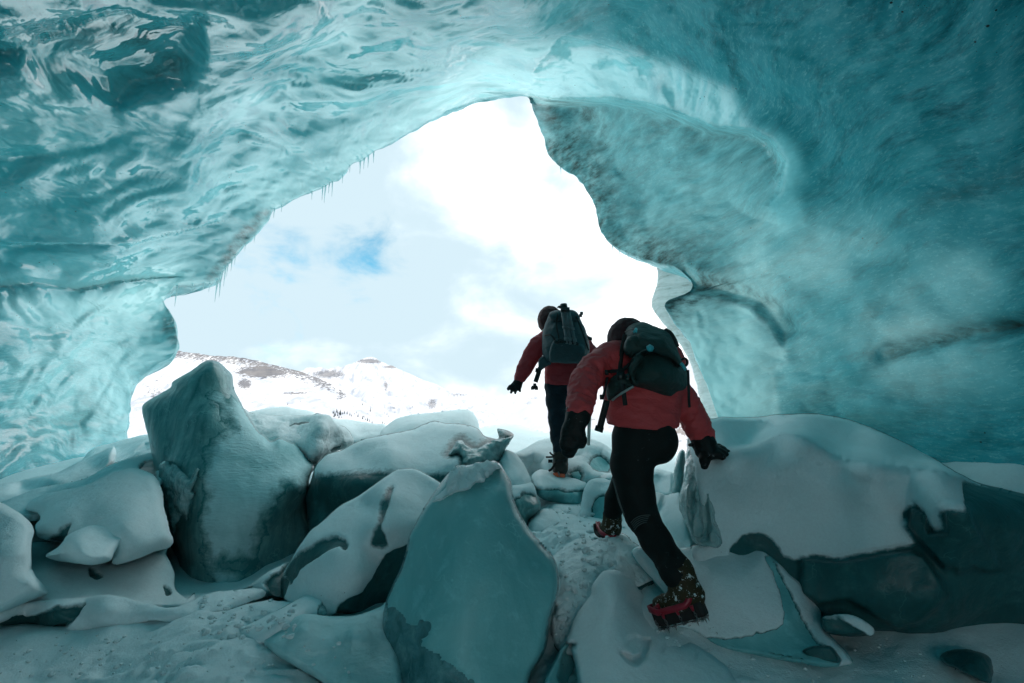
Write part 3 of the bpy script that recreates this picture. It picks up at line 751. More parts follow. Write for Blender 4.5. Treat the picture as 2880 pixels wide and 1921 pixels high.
def rock1(x, y):
    top_ = np.interp(x, [p[0] for p in sky1], [p[1] for p in sky1]); dd = y - top_
    r = .92 * np.exp(-(dd / 42) ** 2) * sst(x, 380, 500) * (1 - .75 * sst(x, 900, 1040))
    r = np.maximum(r, 1.25 * gauss(x, y, 740, 1045, 110, 26)); r = np.maximum(r, 1.1 * gauss(x, y, 690, 1080, 30, 26))
    r = np.maximum(r, 1.1 * gauss(x, y, 900, 1062, 50, 14)); r = np.maximum(r, 1.0 * gauss(x, y, 830, 1106, 70, 5))
    r = np.maximum(r, .9 * gauss(x, y, 960, 1110, 30, 30)); r = np.maximum(r, .72 * gauss(x, y, 430, 1100, 60, 60))
    return np.maximum(r, .5)
slope('mountain', 'broad snowy mountain shoulder with dark rock bands', sky1, 1330, 500, 1400, n=420, m=110, rough=.012, rock=rock1,
      mat=mountain_mat('near_mountain', (.05, .05, .06), (.10, .088, .08)), seed=3, jag=2.2)
sky2 = [(700, 1060), (830, 1048), (855, 1040), (870, 1034), (885, 1036), (905, 1034), (925, 1038), (945, 1030), (960, 1034), (980, 1025), (1000, 1018), (1012, 1013), (1025, 1007), (1040, 1005), (1058, 1006), (1068, 1016), (1085, 1022), (1110, 1032), (1130, 1042),
        (1180, 1064), (1230, 1082), (1260, 1098), (1300, 1107), (1360, 1113), (1400, 1122), (1440, 1124), (1480, 1118), (1505, 1112), (1530, 1118), (1560, 1125), (1640, 1130), (1750, 1120)]
def rock2(x, y):
    r = 1.25 * gauss(x, y, 1040, 1016, 50, 9); r = np.maximum(r, 1.1 * gauss(x, y, 1100, 1032, 34, 7))
    r = np.maximum(r, 1.1 * gauss(x, y, 925, 1052, 70, 18)); r = np.maximum(r, 1.0 * gauss(x, y, 1085, 1085, 10, 24)); r = np.maximum(r, .95 * gauss(x, y, 1215, 1135, 24, 26))
    r = np.maximum(r, .8 * gauss(x, y, 1290, 1110, 60, 10)); r = np.maximum(r, .75 * gauss(x, y, 1500, 1122, 40, 10))
    return np.maximum(r, .42)
slope('mountain', 'distant white peak with a layered cliff cap', sky2, 1330, 1700, 3600, n=420, m=100, rough=.014, rock=rock2,
      mat=mountain_mat('far_mountain', (.09, .095, .11), (.20, .19, .19)), seed=8, jag=2.6)
sky3 = [(1180, 1290), (1300, 1232), (1370, 1196), (1450, 1158), (1538, 1113), (1620, 1092), (1696, 1076), (1850, 1038), (1951, 1006), (2150, 950), (2400, 900), (2700, 870)]
slope('hill', 'white open snow slope rising right behind the hikers', sky3, 1420, 26, 80, n=200, m=80, rough=.02,
      rock=lambda x, y: np.maximum(.42, .62 * gauss(x, y, 1930, 1180, 160, 120)), mat=mountain_mat('near_slope', (.12, .11, .10), (.2, .17, .15)), seed=5, jag=1.0)
# dark conifers at the foot of the near mountain
def conifer(h):
    b = MB(); rnd = random.Random(int(h * 1000))
    b.tube([(0, 0, 0), (0, 0, h * .5), (0, 0, h)], [h * .03, h * .018, h * .004], 6)
    c = MB()
    for k in range(9):
        z = h * (.12 + .86 * k / 9); r_ = h * .2 * (1 - k / 9.6)
        n = 9; V = [(0, 0, z + h * .1)]; 
        for j in range(n):
            t = 2 * math.pi * j / n + rnd.random(); q = r_ * rnd.uniform(.55, 1.15)
            V.append((q * math.cos(t), q * math.sin(t), z - h * .03 * rnd.random()))
        c.add((V, [(0, 1 + j, 1 + (j + 1) % n) for j in range(n)]))
    return b, c
M['trunk'] = new_mat('trunk_bark', (.06, .045, .035), .9)[0]
M['needles'] = new_mat('dark_needles', (.03, .045, .045), .9)[0]
troot = empty('conifer_tree', (0, 0, 0))
b, c = conifer(1.0); tb = b.build('trunk', M['trunk'], troot); tcn = c.build('crown', M['needles'], troot)
tpx = Z('B', 2258, 700, 2270, 740, 2285, 715, 2300, 690, 2310, 730, 2325, 700, 2340, 720, 'D', 545, 150, 560, 180, 585, 150, 610, 165, 640, 160, 660, 155, 690, 160, 720, 175, 740, 185, 770, 160, 790, 150, 810, 190, 830, 205, 860, 215, 890, 225, 915, 235, 940, 240, 965, 255,
        1030, 240, 1060, 250, 1080, 260, 1105, 265, 860, 60, 880, 195, 870, 190, 1100, 150, 1130, 165, 1150, 190, 945, 130, 600, 205, 625, 200, 780, 195, 35, 55)
rnd = random.Random(4)
for k, (px, py) in enumerate(tpx):
    d = 470.0; p = at(px, py + 5, d); hh = rnd.choice([1.6, 2., 2.4, 3., 4.]) * (1.6 if k < 14 else 1)
    if k == 0: r_ = troot
    else:
        r_ = troot.copy(); COL.objects.link(r_)
        for ch in (tb, tcn):
            cc = ch.copy(); COL.objects.link(cc); cc.parent = r_
    r_.location = tuple(p); r_.scale = (hh * 1.2, hh * 1.2, hh); r_.rotation_euler.z = rnd.random() * 6
    tag(r_, 'tiny dark conifer in the thin wood at the mountain foot', 'tree', 'conifers at the mountain foot')
# icicles along the lip, parts of the cave
ics = [(905, 524, 40, 1), (917, 520, 52, 1), (925, 516, 30, 1), (932, 512, 44, .8), (875, 538, 22, 1), (1012, 448, 40, 1), (1022, 445, 30, 1), (1034, 437, 36, 1), (1046, 428, 30, 1), (790, 576, 20, 1), (772, 590, 26, 1),
       (606, 790, 62, 1.2), (615, 785, 52, 1.2), (624, 765, 46, 1.2), (632, 750, 56, 1), (640, 740, 40, 1), (648, 730, 34, 1), (660, 715, 30, 1), (590, 792, 26, 1), (570, 796, 22, 1), (545, 798, 20, 1), (497, 803, 60, 1.2), (1575, 470, 18, 1),
       (1725, 690, 22, .8), (1745, 702, 20, .8), (1770, 712, 24, .8), (1792, 722, 18, .8), (960, 492, 22, .8), (985, 465, 20, .8), (712, 662, 18, .8), (690, 684, 22, .8)]
for px, py, ln_, wd in ics:
    p = rim_point(px, py); dd = (p - EYE) @ fwd
    L = ln_ / F * dd; b = MB()
    tlt = np.array([rnd.uniform(-.04, .04), rnd.uniform(-.04, .04), 0]) * L
    top_ = p + np.array([0, .03, .04])
    b.tube([top_, top_ + (0, 0, -.35 * L) + tlt * .3, top_ + (0, 0, -.75 * L) + tlt, top_ + (0, 0, -L - .04) + tlt], [.015 * wd, .010 * wd, .005 * wd, .0015], 7)
    b.build('icicle', M['icicle'], cave)
# ------------------------------------------------------------------ ice blocks and snow covered boulders
def lump(name, label, cat, outline, ctrl, mat, rw=70, rd=.3, back=.6, snow=None, cover='snow_cover', cover_mat=None, thick=.03, step=None,
         amp=.016, nscale=3.0, seed=0, smooth_n=6, group=None, edge_px=26, wob=9, parent=None, facets=(), jag=1.2, grain=0., rp=2.0, kc=.05, creases=()):
    """solid whose silhouette is `outline`; its near surface passes through ctrl = [(px, py, depth)], rounds off over rw pixels by rd metres
    and it is `back` metres thick behind. snow = list of bare-ice and painted dark-hollow polygons ([] = all snow, None = no cover)"""
    ol = spline(outline, n=smooth_n)
    ol = ol + jag * np.stack([pn(np.c_[ol / 30, np.full(len(ol), seed)], 1), pn(np.c_[ol / 30, np.full(len(ol), seed + 9)], 2)], 1)
    ctrl = np.asarray(ctrl, float); thick = thick * .5
    if step is None:
        ar = .5 * abs(np.dot(ol[:, 0], np.roll(ol[:, 1], 1)) - np.dot(ol[:, 1], np.roll(ol[:, 0], 1)))
        step = float(np.clip(math.sqrt(ar) / 72, 2.4, 6.5))
    df = rbf(ctrl[:, :2] / 100, ctrl[:, 2], smooth=.02, kern=lambda r: np.sqrt(r * r + kc)) if len(ctrl) > 1 else (lambda q: np.full(len(q), ctrl[0, 2]))
    lo = ol.min(0) - step; n = np.ceil((ol.max(0) + step - lo) / step).astype(int) + 1
    gx_, gy_ = np.meshgrid(np.arange(n[0]), np.arange(n[1]), indexing='ij')
    P = lo + np.stack([gx_.ravel(), gy_.ravel()], 1) * step
    s, q = sdist(P, ol)
    bnd = (np.abs(s) < .72 * step)
    valid = (s < 0) | bnd
    P[bnd] = q[bnd]
    dist = np.where(bnd, 0, -s)
    cell = (gx_[:-1, :-1] * n[1] + gy_[:-1, :-1]).ravel()
    qd = np.stack([cell, cell + n[1], cell + n[1] + 1, cell + 1], 1)
    nv = valid[qd].sum(1)
    ok = (nv == 4) & ~(bnd[qd].all(1) & (s[qd].mean(1) > 0))
    qd = qd[ok]
    used = np.zeros(len(P), bool); used[qd.ravel()] = True
    # edges used once = border
    e = np.sort(np.concatenate([qd[:, [0, 1]], qd[:, [1, 2]], qd[:, [2, 3]], qd[:, [3, 0]]]), 1)
    key = e[:, 0].astype(np.int64) * len(P) + e[:, 1]
    uq, cnt = np.unique(key, return_counts=True)
    be = uq[cnt == 1]; border = np.zeros(len(P), bool); border[be // len(P)] = True; border[be % len(P)] = True
    dist[border] = 0
    ids = np.where(used)[0]; mp = np.full(len(P), -1); mp[ids] = np.arange(len(ids))
    p = P[ids]; d0 = df(p / 100); di = dist[ids]
    for fpoly, fd, soft in facets:                      # raised or recessed facets, metres towards the viewer
        fs, _ = sdist(p, np.asarray(fpoly, float)); d0 = d0 - fd * sst(-fs, -soft / 2, soft / 2)
    for cp, amp_, w_ in creases:                        # wind crests: the surface drops away behind the line
        cs, _ = seg_dist(p, np.asarray(cp, float), closed=False); ab = p[:, 1] < np.interp(p[:, 0], cp[:, 0], cp[:, 1])
        en = sst(p[:, 0], cp[0, 0] - 20, cp[0, 0] + 60) * (1 - sst(p[:, 0], cp[-1, 0] - 80, cp[-1, 0] + 20))
        d0 = d0 + en * np.where(ab, amp_ * (cs / w_) * np.exp(1 - cs / w_), 0) - en * .25 * amp_ * np.exp(-(cs / w_) ** 2)
    t = np.clip(di / rw, 0, 1); t2 = np.clip(di / (rw * 1.3), 0, 1)
    fr = d0 + rd * (1 - (1 - (1 - t) ** rp) ** (1 / rp))
    bk = d0 + rd + back * np.sqrt(1 - (1 - t2) ** 2)
    inner = di > 0
    mb = np.full(len(ids), -1); mb[inner] = np.arange(inner.sum()) + len(ids); mb[~inner] = np.where(~inner)[0]
    V = np.concatenate([at(p[:, 0], p[:, 1], fr), at(p[inner, 0], p[inner, 1], bk[inner])])
    pxy = np.concatenate([p, p[inner]])
    qf = mp[qd]; qb = mb[qf][:, ::-1]
    deg = (qb == qf[:, ::-1]).all(1); qb = qb[~deg]
    nf = len(qf)
    Q = np.concatenate([qf[:, ::-1], qb[:, ::-1]])
    # outward = towards the viewer for the near side
    N = vnormals(V, Q)
    view = V - EYE; sgn = np.sign(-(N[:len(ids)] * view[:len(ids)]).sum(1)[inner].mean()) if inner.any() else 1
    if sgn < 0: Q = Q[:, ::-1]; N = -N
    sz = 0.5 + .5 * sst(np.concatenate([di, di[inner]]), 0, 20)
    V = V + N * (amp * fbm(V * nscale, 4, seed + 100) * sz)[:, None]
    if grain: V = V + N * (grain * fbm(V * 22, 3, seed + 120))[:, None]
    if snow is None or (len(snow) == 0 and cover == 'snow_cover'):
        o = mesh_obj(name, V, Q, (cover_mat or M['snow']) if snow is not None else mat, parent)
        return tag(o, label, cat, group) if parent is None else o
    o = mesh_obj(name, V, Q, mat, parent)
    if parent is None: tag(o, label, cat, group)
    m = np.full(len(V), 200.0)
    for poly in snow:
        ps, _ = sdist(pxy, np.asarray(poly, float)); m = np.minimum(m, ps)
    m = m + wob * fbm(np.c_[pxy / 38, np.full(len(V), seed)], 4, 7, .6)
    nfront = len(qf); keep = (m[Q] > -3).any(1); keep[nfront:] = False
    Qs = Q[keep]; u = np.unique(Qs); mp2 = np.full(len(V), -1); mp2[u] = np.arange(len(u))
    N2 = vnormals(V, Q)
    tuck = sst(np.concatenate([di, di[inner]])[u], 0, 3 * step)
    off = thick * np.sqrt(sst(m[u], 0, edge_px)) * tuck - .002 * (1 - tuck) - .003 * (m[u] <= 0) - .006 * (m[u] < -2)
    Vs = V[u] + N2[u] * off[:, None]
    mesh_obj(cover, Vs, mp2[Qs], cover_mat or M['snow_edge'], o, attrs={'cov': np.clip(m[u] / max(edge_px, 14), -1, 2)})
    return o
ICE, SNOW, FROST = M['ice_dark'], M['snow'], M['frost']
GB = 'snow covered ice boulders'
# ---- far mounds on the crest
lump('snow_mound', 'low grey snow mound behind the tall ice block, mountains above it', 'snow mound',
     Z('B', 1250, 740, 1450, 672, 1700, 637, 1850, 660, 2080, 720, 2150, 900, 1700, 960, 1250, 900), [(790, 1150, 7.2), (790, 1200, 6.8)], SNOW, rw=40, rd=.4, snow=[], seed=1, back=.6)
lump('snow_mound', 'pale snow saddle between the knobbly boulder and the flat topped slab', 'snow mound',
     Z('D', 480, 240, 560, 230, 750, 240, 1000, 280, 1115, 292, 1180, 420, 1000, 560, 760, 560, 480, 420), [(1000, 1190, 6.9), (960, 1240, 6.3), (1060, 1230, 6.6)], SNOW, rw=40, rd=.4, snow=[], seed=2)
lump('snow_mound', 'smooth grey crest under the left hand of the far hiker', 'snow mound',
     Z('H', -260, 170, -100, 105, 0, 80, 150, 58, 300, 50, 450, 75, 600, 120, 750, 148, 900, 140, 1100, 95, 1250, 110, 1400, 132, 1560, 220, 1560, 480, 1000, 560, 300, 560, -200, 480),
     [(1420, 1205, 8.0), (1420, 1260, 7.0), (1650, 1220, 7.2), (1650, 1280, 6.4), (1520, 1230, 7.6)], SNOW, rw=46, rd=.5, snow=[], seed=3, back=.8, amp=.02, nscale=1.6)
lump('ice_block', 'long flat topped grey slab behind the large overhanging slab', 'ice block',
     Z('D', 1000, 470, 1040, 415, 1080, 345, 1200, 240, 1350, 188, 1600, 155, 1900, 125, 2030, 127, 2100, 185, 2148, 320, 2120, 520, 1600, 600, 1050, 560), [(1150, 1180, 6.3), (1150, 1230, 6.0), (1320, 1160, 6.6), (1080, 1220, 6.2)], SNOW, rw=46, rd=.4, snow=[], seed=4, amp=.02, nscale=1.4)
# ---- knobbly boulder right of the tall block
lump('ice_boulder', 'knobbly snow plastered boulder joining the tall block on its right', 'ice boulder',
     Z('B', 1150, 600, 1250, 640, 1340, 705, 1500, 728, 1700, 740, 1990, 730, 2100, 714, 2215, 725, 2270, 800, 'D', 560, 275, 680, 340, 740, 420, 760, 490, 700, 545, 560, 590, 440, 650, 380, 700, 320, 800, 150, 900, 'B', 1800, 1400, 1300, 1200, 1100, 900),
     [(720, 1170, 5.7), (780, 1180, 5.9), (800, 1240, 5.2), (860, 1180, 5.9), (900, 1200, 5.3), (930, 1230, 5.5), (880, 1270, 5.1), (840, 1300, 5.3), (680, 1240, 5.2)], ICE, rw=36, rd=.35, snow=[Z('B', 1765, 880, 1770, 840, 1830, 822, 1960, 806, 1990, 818, 1840, 840, 1790, 870), Z('D', 500, 575, 560, 540, 620, 520, 600, 570, 540, 600)],
     cover_mat=M['snow_trodden'], amp=.03, nscale=4, seed=5, wob=4, edge_px=8, thick=.05, facets=((Z('D', 0, 340, 60, 290, 200, 290, 170, 440, 0, 430), -.18, 30),))
# ---- the large overhanging slab
lump('ice_block', 'large overhanging slab with snow back and dirt speckled ice front', 'ice block',
     Z('D', 232, 1080, 255, 1000, 300, 880, 330, 765, 390, 685, 480, 612, 620, 572, 780, 485, 900, 440, 1080, 405, 1400, 345, 1530, 290, 1650, 250, 1780, 272, 1900, 276, 2050, 300, 2150, 345, 2200, 410, 2280, 436, 2360, 440,
       'H', 150, 100, 250, 112, 330, 160, 332, 185, 300, 240, 240, 335, 175, 440, 150, 560, 'D', 2300, 900, 1900, 1200, 1300, 1450, 600, 1560, 380, 1540, 280, 1460, 255, 1320, 236, 1150),
     [(880, 1410, 4.45), (890, 1340, 4.42), (1000, 1345, 4.25), (1080, 1350, 4.2), (1000, 1290, 4.7), (1150, 1230, 5.15), (1230, 1190, 5.5), (1330, 1200, 5.3), (1100, 1280, 4.55), (1280, 1290, 4.55), (1200, 1400, 4.2), (1400, 1230, 5.0), (1435, 1220, 5.0), (1350, 1350, 4.5), (1390, 1270, 4.8), (950, 1450, 4.3), (890, 1280, 4.7)],
     ICE, rw=34, rd=.3, back=.7, snow=[Z('D', 100, 900, 300, 885, 400, 888, 700, 872, 1080, 862, 1500, 900, 2300, 860, 2300, 1700, 100, 1700), Z('D', 1795, 620, 1850, 540, 1900, 470, 1950, 455, 2030, 510, 2120, 550, 2200, 510, 2360, 455, 'H', 240, 180, 335, 165, 335, 500, 0, 500, 'D', 2340, 760, 1960, 740, 1965, 660, 1900, 595, 1840, 625)],
     seed=6, wob=3, edge_px=40, amp=.015, nscale=2)
lump('ice_shard', 'glassy crumpled tip of clear ice under the overhanging slab', 'ice shard',
     Z('D', 1800, 625, 1850, 540, 1900, 475, 1960, 470, 2030, 520, 2120, 560, 2200, 515, 2300, 480, 'H', 60, 240, 240, 195, 325, 180, 295, 240, 236, 335, 175, 440, 120, 480, 0, 470, 'D', 2100, 740, 1960, 730, 1962, 660, 1900, 605, 1850, 630),
     [(1300, 1260, 4.62), (1340, 1290, 4.5), (1420, 1240, 4.75), (1380, 1290, 4.65)], M['ice_glass'], rw=22, rd=.1, back=.25, amp=.03, nscale=7, seed=7, grain=.006)
# ---- tall block
lump('ice_block', 'tallest teal ice block, fin shaped with clear streaked left face', 'ice block',
     Z('B', 180, 612, 290, 532, 460, 432, 478, 400, 500, 352, 690, 240, 800, 162, 900, 128, 1000, 146, 1100, 232, 1150, 312, 1164, 430, 1210, 545, 1300, 690, 1440, 900, 1500, 940, 1580, 1012, 1660, 968, 1760, 1010, 1850, 1042, 1950, 1150, 2040, 1290, 2030, 1350, 1990, 1480,
       'C', 1850, 60, 1825, 160, 1815, 300, 1840, 430, 1900, 700, 1500, 1250, 1050, 1350, 700, 1420, 430, 1400, 418, 1200, 370, 900, 300, 720, 230, 480, 180, 280, 150, 40, 'B', 296, 1400, 272, 1200, 225, 980, 180, 800, 158, 680),
     [(415, 1150, 4.9), (440, 1300, 4.6), (480, 1500, 4.3), (500, 1650, 4.2), (560, 1050, 4.75), (600, 1020, 4.8), (580, 1180, 4.45), (565, 1340, 4.2), (560, 1500, 4.1), (560, 1660, 4.1), (645, 1080, 4.9), (640, 1200, 4.55), (720, 1230, 4.65), (700, 1350, 4.28), (800, 1260, 4.75), (860, 1290, 4.9), (800, 1380, 4.35), (845, 1370, 4.45), (700, 1500, 4.15), (780, 1440, 4.3), (800, 1500, 4.45), (840, 1430, 4.6), (700, 1650, 4.15), (740, 1600, 4.3), (620, 1600, 4.05)],
     M['ice_tall'], rw=40, rd=.28, back=.8, seed=8, amp=.02, nscale=2.2, cover='frost_cover', cover_mat=M['frost_edge'], thick=.016, edge_px=40, wob=16,
     snow=[Z('B', -100, 0, 1180, 0, 1180, 480, 1100, 560, 950, 420, 880, 520, 1090, 860, 900, 970, 790, 1180, 800, 1300, 780, 1567, 'C', 640, 200, 600, 500, 640, 900, 700, 1050, 780, 1150, 820, 1260, 850, 1420, -100, 1420),
           Z('C', 1630, 120, 1700, 150, 1720, 190, 1810, 185, 1850, 600, 1500, 1300, 1050, 1300, 1160, 1080, 1290, 960, 1300, 790, 1400, 630, 1365, 510, 1500, 340, 1560, 300, 1505, 275), Z('C', 870, 990, 930, 930, 1000, 950, 1100, 970, 1180, 985, 1080, 1015, 950, 1005)])
lump('ice_sheet', 'white streaked melt crust clinging to the lower left edge of the tallest block', 'ice sheet',
     Z('B', 340, 1300, 420, 1240, 470, 1290, 540, 1275, 590, 1340, 620, 1380, 690, 1440, 740, 1330, 785, 1325, 770, 1450, 720, 1567, 'C', 600, 160, 540, 300, 500, 480, 440, 420, 380, 540, 350, 640, 300, 600, 250, 430, 200, 200, 180, 30, 'B', 330, 1450),
     [(455, 1330, 4.36), (470, 1450, 4.2), (545, 1350, 4.1), (540, 1440, 4.06)], M['ice_glass'], rw=30, rd=.12, back=.3, amp=.03, nscale=6, seed=9)
# ---- left mounds
lump('snow_mound', 'rounded snow hump touching the left ice wall highest up', 'snow mound',
     Z('A', 860, 420, 910, 358, 980, 275, 1080, 225, 1280, 165, 1450, 122, 1600, 92, 1780, 110, 1800, 400, 1500, 520, 1000, 560, 850, 520), [(260, 1290, 6.4), (330, 1245, 7.0), (420, 1240, 6.4), (300, 1310, 6.0), (400, 1290, 5.6)], SNOW, rw=30, rd=.5, snow=[], seed=11, back=.6,
     facets=((Z('A', 1500, 270, 1600, 190, 1660, 180, 1620, 260), -.15, 12),))
lump('snow_mound', 'long shadowed snow ridge slanting along the left ice wall', 'snow mound',
     Z('A', -300, 720, 0, 640, 200, 600, 350, 558, 600, 510, 750, 448, 900, 365, 1100, 275, 1250, 215, 1290, 290, 1280, 340, 1240, 430, 1000, 620, 700, 760, 300, 850, -300, 900), [(0, 1390, 5.15), (60, 1400, 5.05), (150, 1345, 5.45), (150, 1375, 5.25), (250, 1300, 5.95), (300, 1280, 5.85), (250, 1330, 5.55), (60, 1375, 5.55), (40, 1340, 5.55)], SNOW, rw=26, rd=.45, snow=[], seed=12, back=.6)
lump('snow_mound', 'broad snow fold under the shadowed ridge left of the tallest block', 'snow mound',
     Z('A', -300, 900, 0, 840, 120, 790, 250, 740, 450, 668, 900, 580, 1100, 480, 1300, 385, 1500, 320, 1690, 265, 1800, 260, 1800, 620, 1400, 800, 600, 1000, 250, 1050, -300, 1100), [(30, 1420, 4.45), (100, 1400, 4.65), (200, 1365, 4.75), (300, 1315, 5.05), (400, 1280, 5.45), (420, 1300, 5.15), (150, 1420, 4.35), (350, 1330, 4.65)], ICE, rw=24, rd=.35, snow=[Z('A', 1545, 470, 1600, 420, 1690, 388, 1720, 600, 1600, 520)], seed=13, back=.6, thick=.05, edge_px=10, wob=3)
lump('ice_boulder', 'large pillowy snow mound beside the left edge of the tallest block', 'ice boulder',
     Z('A', 300, 900, 370, 805, 550, 728, 900, 660, 1050, 600, 1200, 520, 1350, 472, 1500, 466, 1600, 498, 1700, 555, 1770, 700, 1800, 900, 1850, 1150, 1880, 1300, 1700, 1370, 1400, 1490, 1245, 1510, 1262, 1400, 1100, 1330, 720, 1270, 560, 1235, 450, 1205, 412, 1110, 455, 1000, 400, 945),
     [(120, 1430, 3.7), (200, 1400, 3.75), (300, 1345, 4.0), (390, 1330, 4.1), (440, 1400, 3.8), (130, 1500, 3.45), (200, 1470, 3.45), (300, 1440, 3.5), (380, 1430, 3.55), (440, 1500, 3.4), (350, 1500, 3.25), (330, 1570, 3.2), (400, 1560, 3.2), (250, 1490, 3.4)],
     ICE, rw=34, rd=.35, back=.7, seed=14, snow=[Z('A', 140, 1060, 440, 950, 470, 1010, 415, 1100, 470, 1200, 560, 1225, 680, 1180, 800, 1100, 760, 1180, 690, 1260, 500, 1300)], thick=.06, edge_px=10, wob=3, amp=.02, nscale=1.6)
lump('ice_boulder', 'drooping snow lobe hanging over two black gaps at the left', 'ice boulder',
     Z('A', 510, 1425, 570, 1375, 640, 1325, 690, 1262, 740, 1200, 900, 1112, 1050, 1058, 1250, 1040, 1400, 1120, 1420, 1220, 1280, 1370, 1230, 1460, 1150, 1500, 1000, 1522, 850, 1510, 680, 1488, 560, 1460),
     [(150, 1560, 3.05), (200, 1500, 3.1), (270, 1480, 3.3), (330, 1480, 3.3), (220, 1550, 2.9), (280, 1550, 2.95), (320, 1530, 3.1), (170, 1575, 3.05)], SNOW, rw=26, rd=.2, back=.5, seed=15, snow=[])
lump('snow_mound', 'nearest steep snow bank cut off by the left picture edge', 'snow mound',
     Z('A', -400, 620, -150, 740, 0, 838, 120, 900, 240, 968, 330, 1050, 368, 1130, 372, 1170, 352, 1250, 345, 1400, 340, 1567, 'E', 350, 320, 420, 420, 530, 575, 400, 640, 0, 800, -400, 850),
     [(0, 1440, 2.9), (60, 1460, 2.85), (85, 1500, 2.8), (60, 1560, 2.6), (80, 1590, 2.65), (0, 1560, 2.55), (100, 1650, 2.6), (0, 1680, 2.5), (-60, 1480, 2.8), (-60, 1680, 2.5), (120, 1665, 2.7)], SNOW, rw=26, rd=.2, snow=[], seed=16, back=.8)
lump('snow_mound', 'hollowed snow apron in the shade left of the tallest block foot', 'snow mound',
     Z('E', 250, 120, 360, 20, 600, 20, 700, 60, 980, 262, 1080, 250, 1250, 262, 1400, 235, 1650, 140, 1855, 28, 1868, 60, 1840, 160, 1885, 290, 1920, 380, 1932, 540, 2050, 640, 2150, 570, 2080, 760, 1700, 800, 1100, 800, 500, 720, 250, 600),
     [(90, 1560, 3.67), (150, 1620, 3.27), (300, 1590, 3.57), (420, 1560, 3.77), (470, 1535, 4.07), (470, 1600, 3.67), (480, 1660, 3.52), (350, 1660, 3.32), (250, 1660, 3.12), (200, 1640, 3.22), (400, 1690, 3.22), (500, 1700, 3.27)],
     ICE, rw=16, rd=.2, snow=[Z('E', 985, 345, 1100, 430, 1060, 445, 1000, 420), Z('E', 1150, 240, 1240, 190, 1260, 262, 1200, 275), Z('E', 1790, 545, 1840, 560, 1870, 620, 1830, 630)], seed=17, back=.5, thick=.04, edge_px=8, wob=2, amp=.02, nscale=2)
lump('snow_drift', 'curved snow drift ending in a broken crust, in front of the tallest block', 'snow drift',
     Z('E', -300, 830, 0, 758, 300, 690, 600, 655, 900, 636, 1150, 618, 1350, 645, 1600, 705, 1780, 750, 1950, 745, 2080, 690, 2200, 630, 'F', 0, 582, 100, 575, 205, 565, 225, 585, 240, 562, 320, 550, 520, 545, 575, 600, 500, 650, 430, 668, 200, 760, 30, 850, 'E', 2200, 900, 1990, 902, 1650, 875, 1400, 935, 1230, 985, 850, 998, 700, 935, 600, 965, 540, 1025, 350, 1030, 310, 975, 150, 985, -300, 1020),
     [(0, 1730, 2.72), (100, 1710, 2.8), (250, 1685, 2.85), (330, 1690, 2.8), (430, 1715, 2.8), (560, 1690, 2.9), (700, 1665, 3.1), (700, 1690, 2.95), (600, 1730, 2.75), (480, 1745, 2.72), (300, 1730, 2.7), (300, 1765, 2.75), (150, 1730, 2.72), (100, 1770, 2.85), (0, 1760, 2.8)],
     ICE, rw=16, rd=.08, snow=[Z('E', -300, 860, 0, 885, 120, 830, 250, 805, 330, 832, 400, 832, 500, 800, 640, 755, 760, 762, 960, 728, 880, 810, 800, 870, 700, 930, 545, 1030, 340, 1040, 300, 980, -300, 1000)], seed=18, back=.4, thick=.05, edge_px=8, wob=3, amp=.01, grain=.002)  # shade of the hollow under the drift painted as a dark ice patch
lump('snow_crust', 'tilted plate of broken wind crust beside trampled snow', 'snow crust',
     Z('C', 470, 1530, 700, 1440, 880, 1370, 985, 1350, 990, 1300, 1010, 1275, 1100, 1255, 1310, 1250, 1350, 1300, 1300, 1340, 1150, 1370, 1000, 1400, 850, 1460, 700, 1530, 520, 1570),
     [(560, 1720, 2.85), (640, 1690, 3.0), (720, 1670, 3.1)], SNOW, rw=10, rd=.04, snow=[], seed=19, back=.2, jag=2.2, grain=.004)
lump('snow_drift', 'slim curling snow ridge with a glassy rounded tip', 'snow drift',
     Z('F', 215, 995, 400, 910, 600, 820, 800, 722, 950, 642, 1020, 608, 1090, 599, 1180, 622, 1250, 695, 1262, 750, 1235, 830, 1000, 900, 800, 1000, 600, 1120, 480, 1140, 350, 1080),
     [(680, 1775, 2.5), (750, 1735, 2.6), (850, 1690, 2.75), (880, 1680, 2.85), (900, 1710, 2.7), (800, 1750, 2.42), (720, 1790, 2.4), (870, 1730, 2.6)], M['ice_glass'], rw=34, rd=.2, snow=[Z('F', 1150, 830, 1180, 740, 1215, 690, 1240, 690, 1300, 760, 1260, 860)], seed=20, back=.3, thick=.02, edge_px=12, wob=3)
lump('snow_drift', 'broad wind textured drift leaning on the big front block', 'snow drift',
     Z('F', 540, 1110, 620, 1050, 700, 955, 770, 890, 840, 840, 910, 806, 1000, 804, 1100, 812, 1300, 838, 1450, 838, 1600, 826, 1750, 772, 1860, 722, 1930, 700, 2050, 1200, 2050, 1700, 1500, 1750, 1300, 1640, 1000, 1440, 800, 1330, 640, 1240),
     [(760, 1800, 2.3), (800, 1760, 2.42), (840, 1730, 2.5), (960, 1735, 2.5), (1060, 1710, 2.55), (820, 1800, 2.24), (850, 1760, 2.3), (1000, 1780, 2.2), (1000, 1850, 2.12), (900, 1850, 2.15), (1060, 1900, 2.1), (740, 1820, 2.3)],
     FROST, rw=24, rd=.14, snow=[], cover_mat=FROST, seed=21, back=.5, amp=.012, nscale=5, grain=.002)
